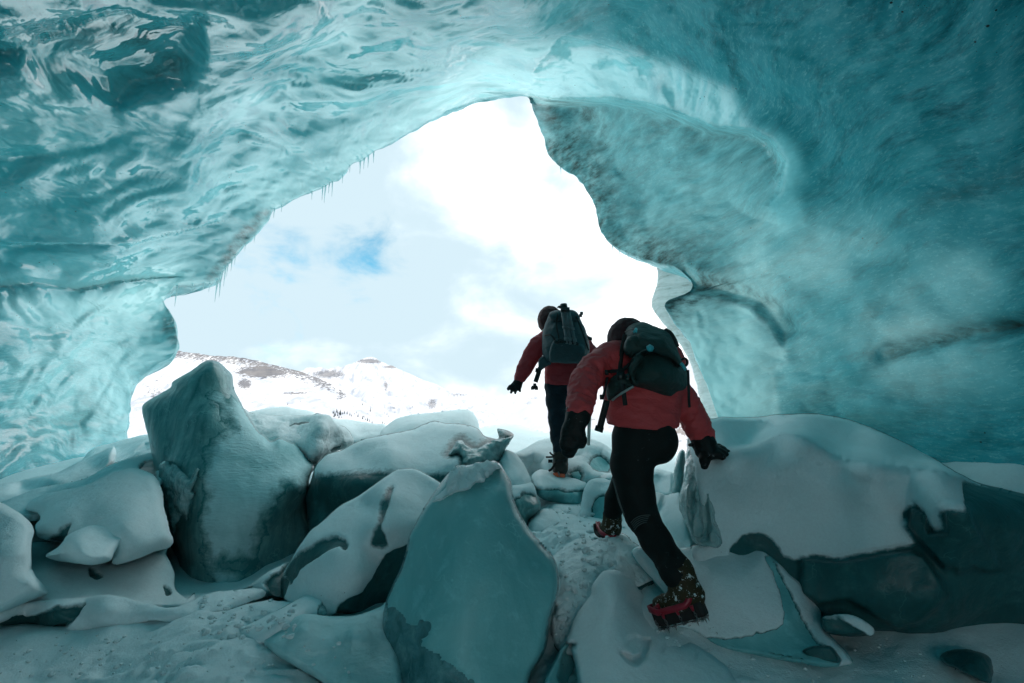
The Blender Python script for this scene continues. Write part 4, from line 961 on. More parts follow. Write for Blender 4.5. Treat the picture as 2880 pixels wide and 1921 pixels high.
lump('ice_boulder', 'small snow hood over the black hollow beside the folded block', 'ice boulder',
     Z('C', 1050, 1290, 1180, 1200, 1300, 1112, 1450, 1022, 1600, 955, 1680, 960, 1600, 1180, 1560, 1340, 1440, 1360, 1300, 1280), [(700, 1650, 3.5), (760, 1610, 3.5), (800, 1590, 3.6), (740, 1660, 3.35), (790, 1640, 3.4)], ICE, rw=16, rd=.15,
     snow=[Z('C', 1365, 1200, 1430, 1130, 1510, 1090, 1600, 1000, 1600, 1400, 1440, 1370, 1400, 1250)], seed=22, back=.5, thick=.05, edge_px=7, wob=3)  # darkness of the black hollow painted in as dark ice
# ---- folded block with dark windows
lump('ice_block', 'folded snow sheeted block with three dark bare ice windows', 'ice block',
     Z('D', 1375, 768, 1480, 788, 1600, 855, 1720, 930, 1900, 1100, 2000, 1500, 'F', 2250, 300, 2050, 760, 1880, 730, 1620, 826, 1330, 822, 1250, 850, 1000, 800, 780, 640, 'C', 1545, 1320, 1538, 1200, 1518, 1135, 1545, 1075, 1610, 960, 1720, 785, 1850, 605, 'D', 400, 1372, 600, 1192, 800, 1082, 1000, 944, 1180, 812, 1250, 776),
     [(800, 1620, 3.2), (830, 1560, 3.15), (900, 1460, 3.4), (1000, 1390, 3.6), (1110, 1330, 3.8), (1150, 1320, 3.85), (1090, 1400, 3.3), (1060, 1480, 3.05), (1150, 1400, 3.4), (1190, 1380, 3.6), (1150, 1470, 3.15), (950, 1560, 2.95), (1000, 1620, 2.85), (870, 1650, 2.95), (1060, 1560, 3.05), (1100, 1600, 3.1), (1000, 1700, 2.9), (1060, 1700, 3.1), (920, 1720, 2.8), (1040, 1430, 3.4)],
     ICE, rw=20, rd=.2, back=.6, seed=23, thick=.045, edge_px=9, wob=3, amp=.01, nscale=3,
     snow=[Z('F', 2260, -40, 2120, 40, 2000, 95, 1905, 150, 1850, 240, 1780, 350, 1700, 460, 1640, 560, 1500, 640, 1400, 710, 1320, 830, 1700, 900, 2200, 800), Z('C', 1600, 1060, 1650, 950, 1700, 890, 1850, 810, 2000, 722, 2080, 690, 2150, 688, 2230, 730, 2265, 780, 2235, 815, 2190, 770, 2050, 815, 1960, 880, 1850, 940, 1760, 1010, 1715, 1100, 1655, 1180, 1650, 1120, 1600, 1090),
           Z('D', 1182, 1005, 1150, 1020, 1120, 1120, 1080, 1260, 1055, 1400, 1000, 1480, 975, 1600, 1120, 1600, 1090, 1500, 1055, 1440, 1090, 1330, 1150, 1150), Z('C', 1500, 1130, 1600, 1130, 1625, 1160, 1600, 1280, 1530, 1350)])
# ---- path boulders
lump('ice_boulder', 'smooth egg shaped snow boulder under the glassy tip', 'ice boulder',
     Z('H', 160, 480, 180, 420, 235, 338, 290, 345, 350, 378, 420, 460, 480, 560, 525, 670, 510, 780, 400, 860, 250, 820, 180, 640), [(1430, 1300, 4.6), (1450, 1350, 4.4), (1480, 1320, 4.6)], SNOW, rw=34, rd=.3, snow=[], seed=31, group=GB)
lump('ice_boulder', 'wide rounded boulder with an icy hollow behind the far hiker boot', 'ice boulder',
     Z('H', 300, 380, 360, 362, 480, 300, 600, 232, 700, 210, 900, 184, 1060, 185, 1200, 215, 1320, 265, 1400, 330, 1450, 450, 1440, 620, 1300, 700, 1100, 740, 800, 700, 560, 660, 440, 560, 380, 470), [(1480, 1270, 5.7), (1530, 1245, 5.9), (1600, 1240, 6.0), (1690, 1260, 5.8), (1540, 1310, 5.4), (1640, 1280, 5.5), (1630, 1330, 5.2), (1700, 1320, 5.4), (1590, 1330, 5.3), (1520, 1330, 5.5), (1495, 1320, 5.6)],
     M['ice_frost'], rw=30, rd=.3, snow=[Z('H', 1180, 500, 1215, 430, 1270, 405, 1340, 450, 1385, 520, 1370, 565, 1280, 570, 1210, 530), Z('H', 960, 590, 1040, 575, 1080, 620, 1060, 660, 1000, 640)], seed=32, thick=.05, edge_px=22, wob=4, group=GB, facets=((Z('H', 1000, 420, 1100, 330, 1300, 360, 1400, 480, 1390, 600, 1200, 600), -.12, 30), (Z('H', 430, 520, 560, 420, 680, 450, 700, 560, 560, 640), -.12, 24)))
lump('ice_boulder', 'loaf shaped boulder the far hiker stands on', 'ice boulder',
     Z('H', 530, 660, 548, 605, 590, 568, 650, 553, 740, 562, 800, 590, 880, 618, 1000, 645, 1080, 675, 1140, 705, 1125, 800, 1100, 880, 1085, 965, 950, 965, 800, 925, 690, 895, 600, 840, 555, 760),
     [(1510, 1345, 4.85), (1560, 1335, 5.15), (1580, 1345, 5.1), (1530, 1380, 4.7), (1600, 1385, 4.75), (1640, 1390, 4.8), (1580, 1410, 4.75), (1540, 1400, 4.75)], M['ice_frost'], rw=26, rd=.25, snow=[Z('H', 540, 760, 640, 790, 800, 780, 950, 800, 1120, 790, 1150, 1000, 600, 1000)], seed=33, thick=.04, edge_px=12, wob=4, group=GB)
lump('ice_boulder', 'squarish dark streaked boulder left of the loaf shaped one', 'ice boulder',
     Z('H', 290, 770, 320, 738, 450, 712, 530, 692, 570, 745, 590, 830, 625, 920, 620, 990, 560, 1060, 500, 1110, 495, 1185, 420, 1120, 340, 1000, 300, 880), [(1450, 1370, 4.2), (1490, 1365, 4.3), (1460, 1420, 4.0), (1500, 1420, 4.1), (1480, 1460, 4.05)], M['ice_tall'], rw=18, rd=.2,
     snow=[Z('H', 340, 900, 420, 860, 500, 850, 560, 860, 640, 880, 640, 1000, 500, 1200, 400, 1150)], seed=34, thick=.05, edge_px=12, wob=9, group=GB)
lump('ice_boulder', 'upright snow post with a glazed panel left of the near hiker shin', 'ice boulder',
     Z('H', 1066, 1090, 1076, 1020, 1085, 950, 1098, 850, 1110, 770, 1140, 700, 1200, 656, 1290, 650, 1380, 672, 1460, 720, 1500, 900, 1480, 1120, 1340, 1180, 1200, 1150, 1130, 1105), [(1650, 1380, 4.3), (1660, 1440, 4.2), (1690, 1360, 4.5), (1720, 1400, 4.25)], M['ice_frost'], rw=20, rd=.2,
     snow=[Z('H', 1215, 1100, 1205, 980, 1225, 900, 1270, 862, 1330, 862, 1420, 900, 1440, 1200, 1215, 1200)], seed=35, thick=.05, edge_px=14, wob=3, group=GB)
lump('snow_mound', 'low shaded snow lump below the loaf shaped boulder', 'snow mound',
     Z('H', 680, 1000, 720, 955, 790, 930, 900, 938, 1000, 965, 1090, 1010, 1110, 1150, 850, 1200, 700, 1120), [(1570, 1430, 4.5), (1600, 1450, 4.35)], SNOW, rw=24, rd=.3, snow=[], seed=36)
lump('ice_boulder', 'little round snow boulder beside the trodden path', 'ice boulder',
     Z('H', 485, 1200, 510, 1105, 590, 1030, 640, 992, 690, 978, 760, 998, 830, 1055, 872, 1130, 800, 1220, 600, 1330, 510, 1270), [(1510, 1470, 3.95), (1540, 1440, 4.1), (1560, 1470, 3.9)], SNOW, rw=24, rd=.25, snow=[], seed=37)
lump('ice_boulder', 'snow cap peeping out just left of the near hiker thigh', 'ice boulder',
     Z('H', 1285, 650, 1310, 615, 1360, 594, 1440, 588, 1540, 640, 1520, 760, 1350, 740), [(1720, 1345, 5.0)], SNOW, rw=22, rd=.25, snow=[], seed=38)
lump('ice_boulder', 'half hidden pale boulder just right of the near hiker knee', 'ice boulder',
     Z('H', 1780, 600, 1860, 556, 1900, 540, 2000, 560, 2090, 588, 2120, 700, 2090, 850, 1980, 860, 1800, 840), [(1860, 1345, 5.1), (1880, 1380, 4.9)], SNOW, rw=18, rd=.25, snow=[], seed=39)
lump('ice_boulder', 'twin lobed snow boulder squeezed against the clear ice fin', 'ice boulder',
     Z('H', 1800, 900, 1880, 805, 1950, 810, 2015, 838, 2090, 815, 2165, 808, 2230, 950, 2290, 1120, 2351, 1400, 2250, 1500, 2060, 1480, 1920, 1300, 1850, 1100), [(1850, 1400, 4.3), (1900, 1400, 4.2), (1880, 1450, 3.9), (1920, 1470, 3.7), (1940, 1530, 3.55), (1890, 1520, 3.7)], SNOW, rw=24, rd=.25, snow=[], seed=40, facets=((Z('H', 1900, 1060, 1960, 1000, 2000, 850, 1980, 840, 1930, 960), -.12, 14),))
lump('ice_shard', 'narrow grey ice spike left of the clear ice fin', 'ice shard',
     Z('H', 2075, 800, 2088, 640, 2110, 500, 2140, 390, 2170, 338, 2195, 330, 2222, 370, 2232, 500, 2220, 700, 2190, 850, 2120, 900), [(1905, 1330, 4.6), (1910, 1380, 4.5)], M['ice_glass'], rw=14, rd=.12, back=.2, seed=41)
lump('snow_mound', 'trodden snow hump below the near hiker raised boot', 'snow mound',
     Z('M', 130, 420, 180, 310, 260, 250, 350, 190, 440, 132, 520, 112, 620, 122, 740, 112, 850, 70, 920, 86, 1000, 148, 1080, 222, 1210, 420, 1230, 560, 1110, 640, 1000, 760, 800, 1100, 400, 1300, 200, 1200, 150, 800),
     [(1570, 1560, 3.3), (1650, 1515, 3.45), (1720, 1510, 3.35), (1750, 1505, 3.4), (1640, 1560, 3.1), (1720, 1570, 3.0), (1790, 1560, 3.15), (1600, 1640, 2.85), (1700, 1640, 2.85), (1800, 1630, 2.95), (1580, 1720, 2.6), (1640, 1800, 2.5), (1560, 1800, 2.5)], ICE, rw=18, rd=.12, cover_mat=M['snow_trodden'],
     snow=[Z('M', 1000, 590, 1060, 600, 1220, 540, 1230, 640, 1080, 660)], seed=42, amp=.022, nscale=6, grain=.004, thick=.03, edge_px=10, wob=3, facets=((Z('M', 670, 400, 690, 300, 770, 235, 830, 240, 860, 420, 760, 440), -.03, 10), (Z('M', 200, 560, 280, 420, 330, 520, 300, 700, 220, 900, 170, 900), -.10, 16)))
# ---- right hand side
lump('ice_block', 'largest mound at right the near hiker leans on, dark bare ice below', 'ice block',
     Z('I', 160, 330, 290, 244, 400, 220, 540, 204, 700, 212, 900, 206, 1050, 190, 1200, 174, 1480, 166, 1750, 200, 2000, 262, 2351, 402, 'K', 1250, -30, 1400, 60, 1600, 180, 1850, 300, 2100, 360, 2351, 424, 2900, 520, 2900, 1567, 'L', 2900, 1200, 2351, 1240, 2000, 1130, 1500, 1100, 1150, 1080, 800, 1020, 300, 1000, 100, 1040,
       'J', 1980, 1060, 1900, 900, 1400, 700, 900, 600, 600, 400, 560, 230, 'I', 330, 1560, 260, 1200, 200, 800, 150, 500),
     [(1975, 1190, 3.7), (2100, 1175, 4.3), (2400, 1180, 4.3), (2600, 1260, 3.7), (2750, 1330, 3.1), (2060, 1285, 3.02), (2250, 1240, 3.2), (2460, 1318, 2.85), (2650, 1350, 2.7), (2040, 1400, 2.98), (2200, 1400, 2.98), (2380, 1430, 2.80),
      (2560, 1420, 2.64), (2060, 1560, 2.92), (2250, 1560, 2.86), (2420, 1560, 2.68), (2600, 1560, 2.54), (2750, 1400, 2.55), (2880, 1420, 2.62), (2760, 1560, 2.46), (2900, 1600, 2.5), (2250, 1700, 2.75), (2450, 1700, 2.6), (2650, 1720, 2.5), (2850, 1750, 2.55), (2450, 1790, 2.65), (2700, 1800, 2.62)],
     M['ice_dark'], rw=22, rd=.12, back=1.1, seed=43, kc=.3, creases=((spline(Z('I', 560, 628, 750, 615, 900, 560, 1050, 480, 1150, 440, 1250, 430, 1380, 460, 1500, 525, 1700, 640, 1900, 705, 2150, 755, 2351, 785, 'K', 500, 105, 700, 140, 1000, 175, 1200, 200, 1400, 235, 1600, 300), False, 5), .60, 30), (spline(Z('I', 380, 262, 500, 245, 700, 236, 850, 245, 950, 280, 1050, 330, 1100, 400), False, 5), .4, 24)), amp=.012, nscale=2.2, thick=.045, edge_px=16, wob=3,
     snow=[Z('J', 1000, 1700, 1000, 260, 1140, 110, 1300, 80, 1420, 140, 1520, 250, 1560, 330, 1700, 390, 1900, 350, 'K', 0, 1120, 290, 1162, 500, 1120, 800, 1075, 1120, 1000, 1190, 985, 1120, 880, 1050, 780, 1030, 640, 1090, 580, 1180, 570, 1250, 650, 1300, 790, 1360, 850, 1490, 850, 1455, 660, 1500, 630, 1715, 650, 1700, 500, 1662, 338, 1850, 352, 2351, 440, 3000, 500, 3000, 3000, -800, 3000)],
     facets=((Z('K', 1062, 780, 1240, 1010, 1480, 1262, 1560, 1255, 1640, 1300, 1800, 1255, 1950, 1290, 2100, 1250, 1850, 800, 1720, 560, 1480, 560, 1480, 850, 1300, 850, 1250, 650, 1100, 560), .07, 16), (Z('L', -100, 580, 100, 700, 400, 660, 700, 830, 960, 970, 1200, 900, 1420, 740, 1500, 620, 1440, 420, 1250, 160, 1100, 100, 300, 230, -100, 200), .07, 16)))
lump('ice_shard', 'pleated clear ice fin falling below the near hiker right hand', 'ice shard',
     Z('I', 120, 470, 150, 340, 185, 470, 240, 600, 310, 700, 360, 770, 415, 830, 345, 870, 330, 920, 380, 990, 430, 1090, 455, 1300, 490, 1600, 350, 1640, 200, 1600, 150, 1480, 100, 1350, 60, 1200, 52, 1060, 85, 900, 110, 700),
     [(1935, 1250, 3.5), (1970, 1310, 3.1), (1930, 1400, 3.1), (1990, 1400, 2.98), (1950, 1480, 2.95), (2010, 1480, 2.9)], M['ice_glass'], rw=18, rd=.14, back=.3, amp=.03, nscale=5, seed=44,
     facets=((Z('I', 190, 640, 230, 640, 260, 1000, 280, 1500, 230, 1500, 210, 1000), .05, 16), (Z('I', 330, 1000, 360, 980, 420, 1300, 440, 1560, 390, 1560), .04, 14), (Z('I', 90, 1000, 130, 900, 140, 1300, 190, 1540, 150, 1480), .04, 14)))
lump('ice_block', 'slab with a bright right edge behind the near hiker planted boot', 'ice block',
     Z('M', 985, 262, 1000, 225, 1040, 205, 1090, 202, 1300, 230, 'J', 380, 255, 480, 242, 620, 228, 800, 226, 890, 216, 1020, 210, 1150, 205, 1230, 225, 1330, 252, 1400, 285, 1440, 320, 1560, 425, 1660, 530, 1760, 600, 1850, 700, 1950, 810, 2005, 870, 2012, 930, 2008, 1030, 2050, 1150, 2150, 1260, 2290, 1400, 2340, 1520, 2100, 1560, 1850, 1530, 1300, 1430, 900, 1350, 560, 1150, 250, 1050, 'M', 1400, 800, 1290, 655, 1200, 545, 1090, 430, 1010, 320),
     [(1790, 1545, 3.0), (1850, 1600, 2.9), (1880, 1560, 3.0), (1930, 1545, 3.0), (2050, 1535, 3.0), (2100, 1545, 3.0), (2000, 1620, 2.72), (2140, 1580, 2.8), (2190, 1620, 2.75), (2100, 1680, 2.62), (2000, 1700, 2.62), (2180, 1700, 2.58), (2230, 1720, 2.58), (2200, 1640, 2.72), (2290, 1700, 2.75), (2310, 1740, 2.7), (2260, 1780, 2.52), (2300, 1810, 2.45), (2150, 1800, 2.5), (2000, 1790, 2.55), (2380, 1850, 2.4), (2200, 1850, 2.4)],
     M['ice_frost'], rw=12, rd=.08, back=.5, seed=45, amp=.008, nscale=4, grain=.0015, thick=.02, edge_px=14, wob=5,
     snow=[Z('J', 1400, 350, 1480, 420, 1560, 600, 1650, 800, 1760, 1000, 1840, 1150, 1950, 1310, 2000, 1320, 2100, 1340, 2200, 1480, 2150, 1560, 1300, 1440, 800, 1340, 700, 1240, 1000, 1260, 1500, 1150, 1600, 1090, 1590, 900, 1530, 700)])
lump('ice_block', 'front pointed snow slab stamped with boot prints', 'ice block',
     Z('M', 795, 434, 850, 443, 890, 470, 960, 545, 1030, 592, 1120, 660, 1190, 722, 1270, 790, 1400, 920, 1520, 1080, 1700, 1220, 1850, 1330, 2000, 1500, 2000, 1800, 480, 1800, 450, 1560, 425, 1400, 395, 1300, 370, 1222, 410, 1190, 320, 1165, 352, 1070, 388, 960, 440, 862, 500, 790, 572, 700, 590, 640, 602, 585, 640, 515, 700, 452, 750, 436),
     [(1720, 1620, 2.6), (1680, 1680, 2.5), (1730, 1690, 2.45), (1800, 1680, 2.82), (1640, 1750, 2.4), (1740, 1760, 2.36), (1850, 1735, 2.78), (1900, 1745, 2.74), (1610, 1810, 2.3), (1700, 1830, 2.2), (1820, 1800, 2.42), (1900, 1790, 2.6), (1950, 1850, 2.36), (1640, 1900, 2.12), (1800, 1900, 2.12), (2000, 1900, 2.22)],
     SNOW, rw=14, rd=.1, snow=[], cover_mat=M['snow'], back=.5, seed=46, amp=.008, nscale=4, grain=.0015,
     facets=((Z('M', 1090, 1120, 1180, 1130, 1165, 1240, 1130, 1330, 1060, 1390, 1000, 1390, 930, 1340, 868, 1265, 900, 1260, 1000, 1310, 1070, 1290, 1100, 1210), -.08, 7), (Z('M', 940, 1120, 1040, 1090, 1100, 1130, 1080, 1230, 1000, 1270, 930, 1200), -.03, 10), (Z('M', 1330, 1170, 1395, 1160, 1390, 1200, 1340, 1230, 1300, 1260, 1290, 1240), -.02, 9),
             (Z('M', 1290, 1330, 1400, 1290, 1420, 1310, 1330, 1350), -.012, 9), (Z('M', 1640, 1250, 1680, 1240, 1670, 1320, 1630, 1340), -.02, 8), (Z('M', 1150, 860, 1230, 880, 1260, 960, 1160, 960), .012, 16)))
lump('ice_shard', 'thin leaf of ice folded against the front pointed slab', 'ice shard',
     Z('M', 325, 1165, 360, 1180, 372, 1225, 395, 1300, 425, 1400, 450, 1560, 480, 1800, 60, 1800, 100, 1580, 160, 1430, 250, 1270), [(1590, 1810, 2.36), (1560, 1880, 2.2), (1600, 1880, 2.3), (1580, 1960, 2.15)], M['ice_frost'], rw=12, rd=.12, back=.25, seed=47, facets=((Z('M', 300, 1250, 350, 1200, 420, 1420, 440, 1700, 330, 1700, 240, 1500), -.08, 12),))
lump('ice_block', 'thick dark ice ledge over the black gap beside the big front block', 'ice block',
     Z('M', 150, 1080, 250, 1020, 370, 1040, 350, 1110, 300, 1170, 240, 1200, 180, 1240, 130, 1240, 60, 1200), [(1560, 1790, 2.62), (1570, 1810, 2.58)], ICE, rw=12, rd=.08, back=.4, seed=48, snow=[Z('M', 0, 1075, 200, 1050, 260, 1060, 380, 1050, 400, 1300, 0, 1300)], thick=.04, edge_px=8, wob=3)
lump('ice_block', 'big rounded front block, smooth frosted face with sparkling lower corner', 'ice block',
     Z('D', 1848, 786, 1870, 800, 1895, 735, 1960, 742, 2060, 735, 2110, 712, 2220, 702, 2290, 698, 2351, 712, 'H', 110, 460, 165, 480, 240, 588, 300, 690, 318, 790, 335, 880, 380, 1000, 450, 1115, 520, 1235, 610, 1325, 690, 1395, 740, 1480, 'G', 1640, 20, 1720, 80, 1800, 200, 1840, 320, 1852, 470, 1840, 620, 1795, 750, 1755, 900, 1730, 1060, 1705, 1190, 1650, 1310, 1560, 1450, 1500, 1650, 1450, 1800, 200, 1800, 60, 1650,
       'F', 1985, 1600, 1960, 1400, 1905, 1215, 1862, 1120, 1842, 1020, 1850, 880, 1890, 700, 1935, 570, 2055, 330, 2108, 175, 2140, 40, 'D', 1370, 1530, 1460, 1335, 1560, 1160, 1650, 1020, 1740, 900, 1800, 830),
     [(1290, 1320, 2.62), (1350, 1305, 2.75), (1420, 1310, 2.72), (1300, 1400, 2.42), (1400, 1400, 2.45), (1450, 1440, 2.5), (1220, 1480, 2.4), (1330, 1500, 2.28), (1450, 1530, 2.36), (1530, 1560, 2.45), (1150, 1620, 2.36), (1250, 1620, 2.2), (1400, 1640, 2.18), (1520, 1650, 2.3), (1100, 1740, 2.3), (1200, 1760, 2.12), (1350, 1780, 2.08), (1500, 1760, 2.22), (1120, 1860, 2.2), (1200, 1880, 2.06), (1350, 1900, 2.02), (1460, 1880, 2.12)],
     M['ice_bubbly'], rw=24, rd=.16, back=.45, seed=49, amp=.008, nscale=2.5, cover='frost_skin', cover_mat=M['ice_frost'], thick=.012, edge_px=20, wob=10,
     snow=[Z('G', -300, 600, 0, 760, 90, 820, 160, 900, 300, 960, 330, 900, 420, 930, 400, 1040, 320, 1080, 340, 1150, 430, 1220, 560, 1310, 700, 1400, 900, 1560, 1000, 1800, -300, 1800)])
lump('snow_cornice', 'rough broken snow crest along the top of the big front block', 'snow cornice',
     Z('D', 1850, 792, 1872, 800, 1895, 738, 1925, 760, 1960, 740, 2000, 752, 2060, 733, 2110, 712, 2180, 722, 2230, 698, 2290, 704, 2351, 700, 'H', 120, 462, 170, 490, 215, 560, 160, 545, 100, 560, 40, 620, 0, 590, 'D', 2200, 900, 2120, 930, 2050, 990, 1950, 1030, 1870, 1060, 1800, 1100, 1720, 1130, 1640, 1140, 1740, 1000, 1800, 880),
     [(1270, 1330, 2.52), (1240, 1380, 2.42), (1330, 1320, 2.58), (1400, 1310, 2.62), (1320, 1360, 2.44)], M['snow_trodden'], rw=16, rd=.05, back=.25, amp=.035, nscale=8, seed=50, snow=[], cover_mat=M['snow_trodden'], grain=.006, jag=3)
lump('ice_chunk', 'loose dark ice chunk lying alone on snow at lower right', 'ice chunk',
     Z('L', 1428, 1282, 1480, 1238, 1560, 1208, 1700, 1195, 1850, 1228, 1950, 1272, 1990, 1322, 2008, 1400, 2004, 1510, 1975, 1575, 1880, 1560, 1760, 1500, 1600, 1430, 1470, 1365), [(2700, 1870, 2.2), (2740, 1840, 2.25), (2720, 1890, 2.12), (2780, 1880, 2.18)], M['ice_dark'], rw=18, rd=.1, back=.12, seed=51, amp=.012, nscale=8)
lump('ice_chunk', 'flat dark ice wedge at the toe of the bright edged slab', 'ice chunk',
     Z('J', 1780, 1380, 1880, 1330, 2000, 1320, 2100, 1330, 2180, 1420, 2200, 1490, 2180, 1515, 2050, 1505, 1900, 1480), [(2310, 1840, 2.36), (2340, 1855, 2.34)], M['ice_dark'], rw=10, rd=.05, back=.1, seed=52)
lump('snow_mound', 'small curved snow hump at the foot of the dark bare ice', 'snow mound',
     Z('L', 130, 860, 250, 832, 350, 826, 480, 842, 590, 890, 690, 975, 640, 1040, 400, 1050, 150, 1000), [(2360, 1745, 2.5), (2430, 1755, 2.45)], ICE, rw=12, rd=.1, snow=[Z('L', 130, 890, 300, 880, 400, 910, 520, 980, 640, 1060, 130, 1060)], seed=53, thick=.03, edge_px=8, wob=2, back=.3)
# ---- white layered ice at the right jamb of the mouth
lump('ice_pillar', 'curling white ribbon of layered ice at the right jamb of the mouth', 'ice pillar',
     Z('P', 1503, 592, 1540, 596, 1585, 618, 1606, 652, 1596, 680, 1566, 694, 1542, 706, 1560, 732, 1592, 770, 1616, 822, 1634, 868, 1650, 912, 1668, 960, 1660, 1000, 1628, 990, 1612, 935, 1596, 870, 1578, 820, 1560, 790, 1535, 760, 1512, 730, 1497, 700, 1502, 668, 1512, 640, 1507, 612),
     [(1850, 750, 7.1), (1900, 790, 6.95), (1850, 860, 7.0), (1900, 930, 6.95), (1960, 1050, 6.85), (2000, 1170, 6.75)], M['rim'], rw=20, rd=.3, back=.25, amp=.035, nscale=5, seed=54)
# ------------------------------------------------------------------ the two hikers
def cloth_mat(name, col, rough=.8, weave=420, fold=.012, spec=.3, fsc=9, snowy=0.0, var=.25):
    m, nt, p = new_mat(name, col, rough, spec)
    co = objco(nt)
    n = noise(nt, co, 14, 5, .65)
    c = mixc(nt, n, tuple(x * (1 - var) for x in col), tuple(min(1, x * (1 + var)) for x in col))
    if snowy:
        f = mth(nt, 'MULTIPLY', ramp(nt, noise(nt, co, 34, 7, .78), [(.62 - .04 * (snowy >= .9), 0), (.68 - .10 * (snowy >= .9), 1)]), ramp(nt, noise(nt, co, 6, 2, .5), [(.5 - .1 * (snowy >= .9), 0), (.6 - .08 * (snowy >= .9), 1)]))
        c = mixc(nt, mth(nt, 'MULTIPLY', f, snowy), c, (.6, .7, .72))
    ln(nt, c, p.inputs['Base Color'])
    b = bump(nt, noise(nt, mapping(nt, co, (1, 1, 1.6)), fsc, 3, .5, .4), fold, .7)
    b = bump(nt, noise(nt, co, weave, 2, .5), .0012, .5, b)
    ln(nt, b, p.inputs['Normal']); return m
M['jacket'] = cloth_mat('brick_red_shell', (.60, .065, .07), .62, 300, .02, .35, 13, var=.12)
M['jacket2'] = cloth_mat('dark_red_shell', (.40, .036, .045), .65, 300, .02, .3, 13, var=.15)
M['hood'] = cloth_mat('near_black_red_hood', (.055, .014, .016), .7, 300, .02, .3, 13, var=.2)
M['tights'] = cloth_mat('black_softshell', (.006, .010, .010), .75, 500, .006, .25, 9, .25)
M['trousers2'] = cloth_mat('navy_trousers', (.008, .020, .030), .8, 400, .02, .25, 12, .2)
M['pack'] = cloth_mat('dark_green_pack', (.020, .044, .040), .6, 260, .02, .35, 12, .15)
M['pack2'] = cloth_mat('slate_pack', (.034, .070, .080), .7, 260, .02, .3, 11, .5)
M['strap'] = new_mat('black_webbing', (.008, .012, .013), .7)[0]
M['buckle'] = new_mat('black_plastic', (.01, .012, .012), .35)[0]
M['cord'] = new_mat('turquoise_toggle', (.05, .42, .48), .4)[0]
M['glove'] = cloth_mat('black_glove', (.006, .009, .009), .6, 200, .012, .25, 22, .3)
M['leather'] = cloth_mat('olive_leather', (.035, .027, .010), .7, 150, .012, .3, 14, 1.0, .4)
M['bootdark'] = cloth_mat('dark_boot', (.02, .018, .014), .6, 150, .01, .4, 18, .8)
M['sole'] = new_mat('rubber_sole', (.01, .011, .011), .8)[0]
M['redrubber'] = new_mat('red_rubber', (.30, .008, .025), .4, .5)[0]
M['orange'] = new_mat('orange_plate', (.75, .10, .02), .4, .5)[0]
M['steel'] = new_mat('scuffed_steel', (.22, .23, .23), .35, .5, Metallic=.9)[0]
M['alu'] = new_mat('grey_pole', (.32, .34, .33), .35, .5, Metallic=.4)[0]
M['carbon'] = new_mat('tripod_tube', (.11, .14, .15), .45, .5)[0]
M['skin'] = new_mat('skin', (.42, .24, .17), .55)[0]
M['seam'] = new_mat('reflective_seam', (.06, .09, .09), .5)[0]
J = lambda p, d: at(p[0], p[1], d)
def NJ(x, y, d): q = Z('N', x, y)[0]; return at(q[0], q[1], d)
def QJ(x, y, d): q = Z('Q', x, y)[0]; return at(q[0], q[1], d)
def folds(P, amp, sc, seed, axis_=(0, 0, 1)):
    ax = np.asarray(axis_, float); ax = ax / np.linalg.norm(ax)
    q = P + ax * (P @ ax)[:, None] * 1.3
    return amp * ridged(q * sc, 2, seed)
def fingers(base, dirs, lens, r, bend, k=.006):
    """list of two-bone finger chains rooted in the palm"""
    ch = []
    for b, d, L in zip(base, dirs, lens):
        b = np.asarray(b, float); d = np.asarray(d, float) / np.linalg.norm(d)
        m1 = b + d * L * .55; d2 = d + np.asarray(bend); d2 /= np.linalg.norm(d2)
        ch.append(([b - d * .02, m1, m1 + d2 * L * .45], [r * 1.1, r, r * .85]))
    return ch

def head_fn(P, c, f, up, r):
    """head with brow, nose, jaw and ears facing f"""
    f = np.asarray(f, float) / np.linalg.norm(f); up = np.asarray(up, float); up = up - f * (up @ f); up /= np.linalg.norm(up); s = np.cross(f, up)
    A = np.stack([s, f, up]); c = np.asarray(c, float)
    d = ell(P, c, (r * .78, r * .95, r * 1.05), A)
    d = smin(d, ell(P, c + f * r * .35 - up * r * .6, (r * .5, r * .55, r * .55), A), .03)
    d = smin(d, cap(P, c + f * r * .92 + up * r * .1, c + f * r * 1.1 - up * r * .2, .008, .016), .012)
    for k in (-1, 1): d = smin(d, ell(P, c + s * k * r * .8 - up * r * .05, (.012, .03, .034), A), .008)
    return smin(d, cap(P, c + f * r * .75 - up * r * .55 - s * .02, c + f * r * .75 - up * r * .55 + s * .02, .012, .012), .008)

